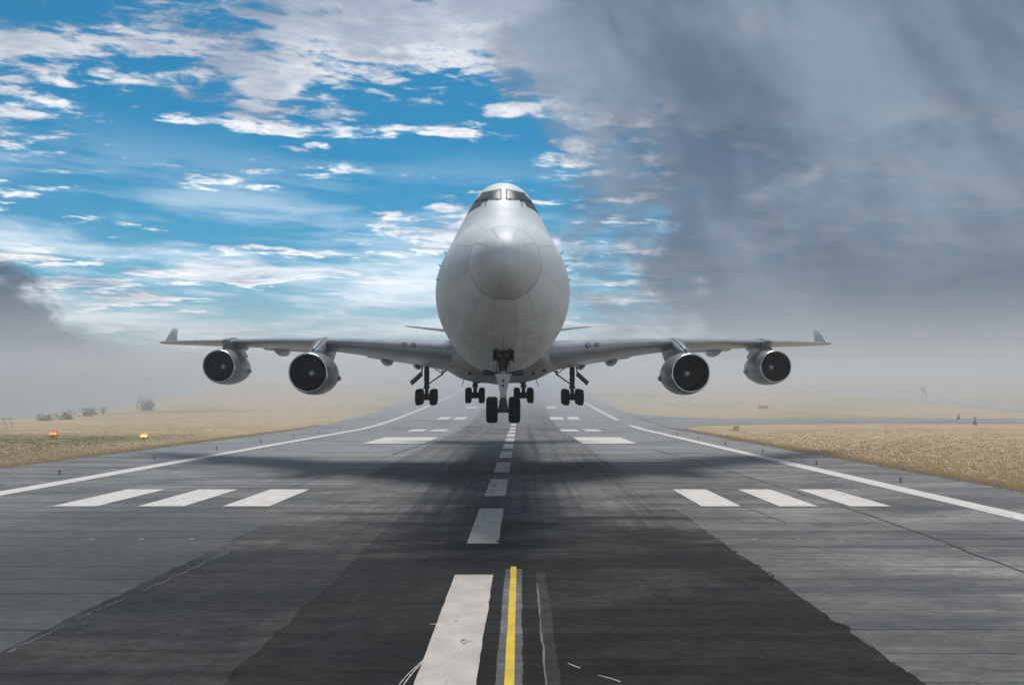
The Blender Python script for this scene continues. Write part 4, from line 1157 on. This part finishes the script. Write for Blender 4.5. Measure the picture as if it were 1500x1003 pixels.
# ------------------------------------------------------------------ grass
M_GRASS = bpy.data.materials.new('straw_grass'); M_GRASS.use_nodes = True
h = NG(M_GRASS.node_tree); b = M_GRASS.node_tree.nodes['Principled BSDF']
X, Y_, Z_ = h.sep(h.n('ShaderNodeNewGeometry').outputs['Position'])
gn = h.noise(h.vec(X, Y_, 0.0), 0.35, 5, 0.6); gf_ = h.noise(h.vec(X, Y_, 0.0), 6.0, 2, 0.6)
gc = h.mix(h.ss(gf_, .3, .7), (0.66, 0.50, 0.31), (0.76, 0.62, 0.43))
gg = h.mix(h.ss(gf_, .3, .7), (0.15, 0.16, 0.05), (0.27, 0.25, 0.09))
gm = h.m('MULTIPLY', h.m('MULTIPLY', h.ss(X, -38.0, -50.0), h.ss(Y_, 112.0, 84.0)), h.ss(gn, 0.36, 0.56))
M_GRASS.node_tree.links.new(h.mix(gm, gc, gg), b.inputs['Base Color']); b.inputs['Roughness'].default_value = 0.9
b.inputs['Specular IOR Level'].default_value = 0.05

def scatter(n, side, hmin, hmax, seed, wd=(.012, .03), near=26, far=135, stalk=False):
    rg = np.random.default_rng(seed); vs = []; fs = []
    cnt = 0
    while cnt < n:
        Y = near * (far / near) ** rg.random()
        lim = 0.78 * Y + 8
        if side < 0:
            r = -35.1 - (abs(rg.normal(0, 1)) * 1.0 if rg.random() < .22 else rg.random() * max(4, lim - 35))
        else:
            r = 25.1 + (abs(rg.normal(0, 1)) * 1.0 if rg.random() < .22 else rg.random() * max(4, lim - 25))
            if 124 < Y: continue
        x = r + SLOPE * Y; z = ground_z(x, Y) if (r < -35.5 or r > 25.5) else -.05
        sc = 1.0 + Y / 90.0
        k0 = 4 if not stalk else 1
        for _ in range(k0):
            hh = rg.uniform(hmin, hmax) * (1 if stalk else 1.1 - .55 * smooth01((Y - 60) / 70)); w = rg.uniform(*wd) * sc
            a = rg.uniform(0, 6.283); ln = rg.normal(0, .35, 2) * hh
            ox, oy = rg.normal(0, .10, 2) * sc; k = len(vs); ca, sa = math.cos(a) * w, math.sin(a) * w
            vs.append((x + ox - ca, Y + oy - sa, z - .03)); vs.append((x + ox + ca, Y + oy + sa, z - .03))
            if stalk:
                vs.append((x + ox + ln[0] * .4, Y + oy + ln[1] * .4, z + hh)); fs.append((k, k + 1, k + 2))
                k = len(vs); q = w * 2.2; c = (x + ox + ln[0] * .4, Y + oy, z + hh)
                vs += [(c[0] - q, c[1], c[2]), (c[0], c[1] - q, c[2] - q), (c[0] + q, c[1], c[2]), (c[0], c[1] + q, c[2] + q * 1.4)]; fs.append((k, k + 1, k + 2, k + 3))
            else:
                vs.append((x + ox + ln[0], Y + oy + ln[1], z + hh)); fs.append((k, k + 1, k + 2))
        cnt += 1
    return vs, fs
v1, f1 = scatter(30000, 1, .05, .17, 11)
o = new_obj('grass', v1, f1, M_GRASS); tag(o, 'dry straw coloured grass bordering the right of the runway', 'grass', kind='stuff')
v1, f1 = scatter(30000, -1, .04, .15, 12)
o = new_obj('grass', v1, f1, M_GRASS); tag(o, 'short green and straw grass bordering the left of the runway', 'grass', kind='stuff')
v1, f1 = scatter(260, -1, .2, .5, 13, (.008, .018), 50, 82, True)
o = new_obj('seed_heads', v1, f1, pmat('pale_seed_head', (0.62, 0.50, 0.40), 0.9)); tag(o, 'pale dried weed heads in the left grass', 'weeds', kind='stuff')

# ------------------------------------------------------------------ haze
m = bpy.data.materials.new('haze_air'); m.use_nodes = True; nt = m.node_tree; nt.nodes.clear()
pv = nt.nodes.new('ShaderNodeVolumePrincipled'); pv.inputs['Color'].default_value = (0.93, 0.955, 0.985, 1)
pv.inputs['Density'].default_value = 0.0009; pv.inputs['Anisotropy'].default_value = 0.45
om = nt.nodes.new('ShaderNodeOutputMaterial'); nt.links.new(pv.outputs[0], om.inputs['Volume'])
hb = MB(); hb.box((0, 1275, -2.5), (3700, 2700, 83)); ho = hb.build('haze', m)
tag(ho, 'pale ground haze lying over the airfield and hills', 'haze', kind='stuff')

m2 = m.copy(); m2.name = 'mist_air'
for nd in m2.node_tree.nodes:
    if nd.type == 'PRINCIPLED_VOLUME': nd.inputs['Density'].default_value = 0.0072
mb = MB(); mb.box((0, 900, -9.0), (3300, 1560, 66)); mo = mb.build('mist', m2)
tag(mo, 'bank of low white mist over the far runway and hills', 'mist', kind='stuff')
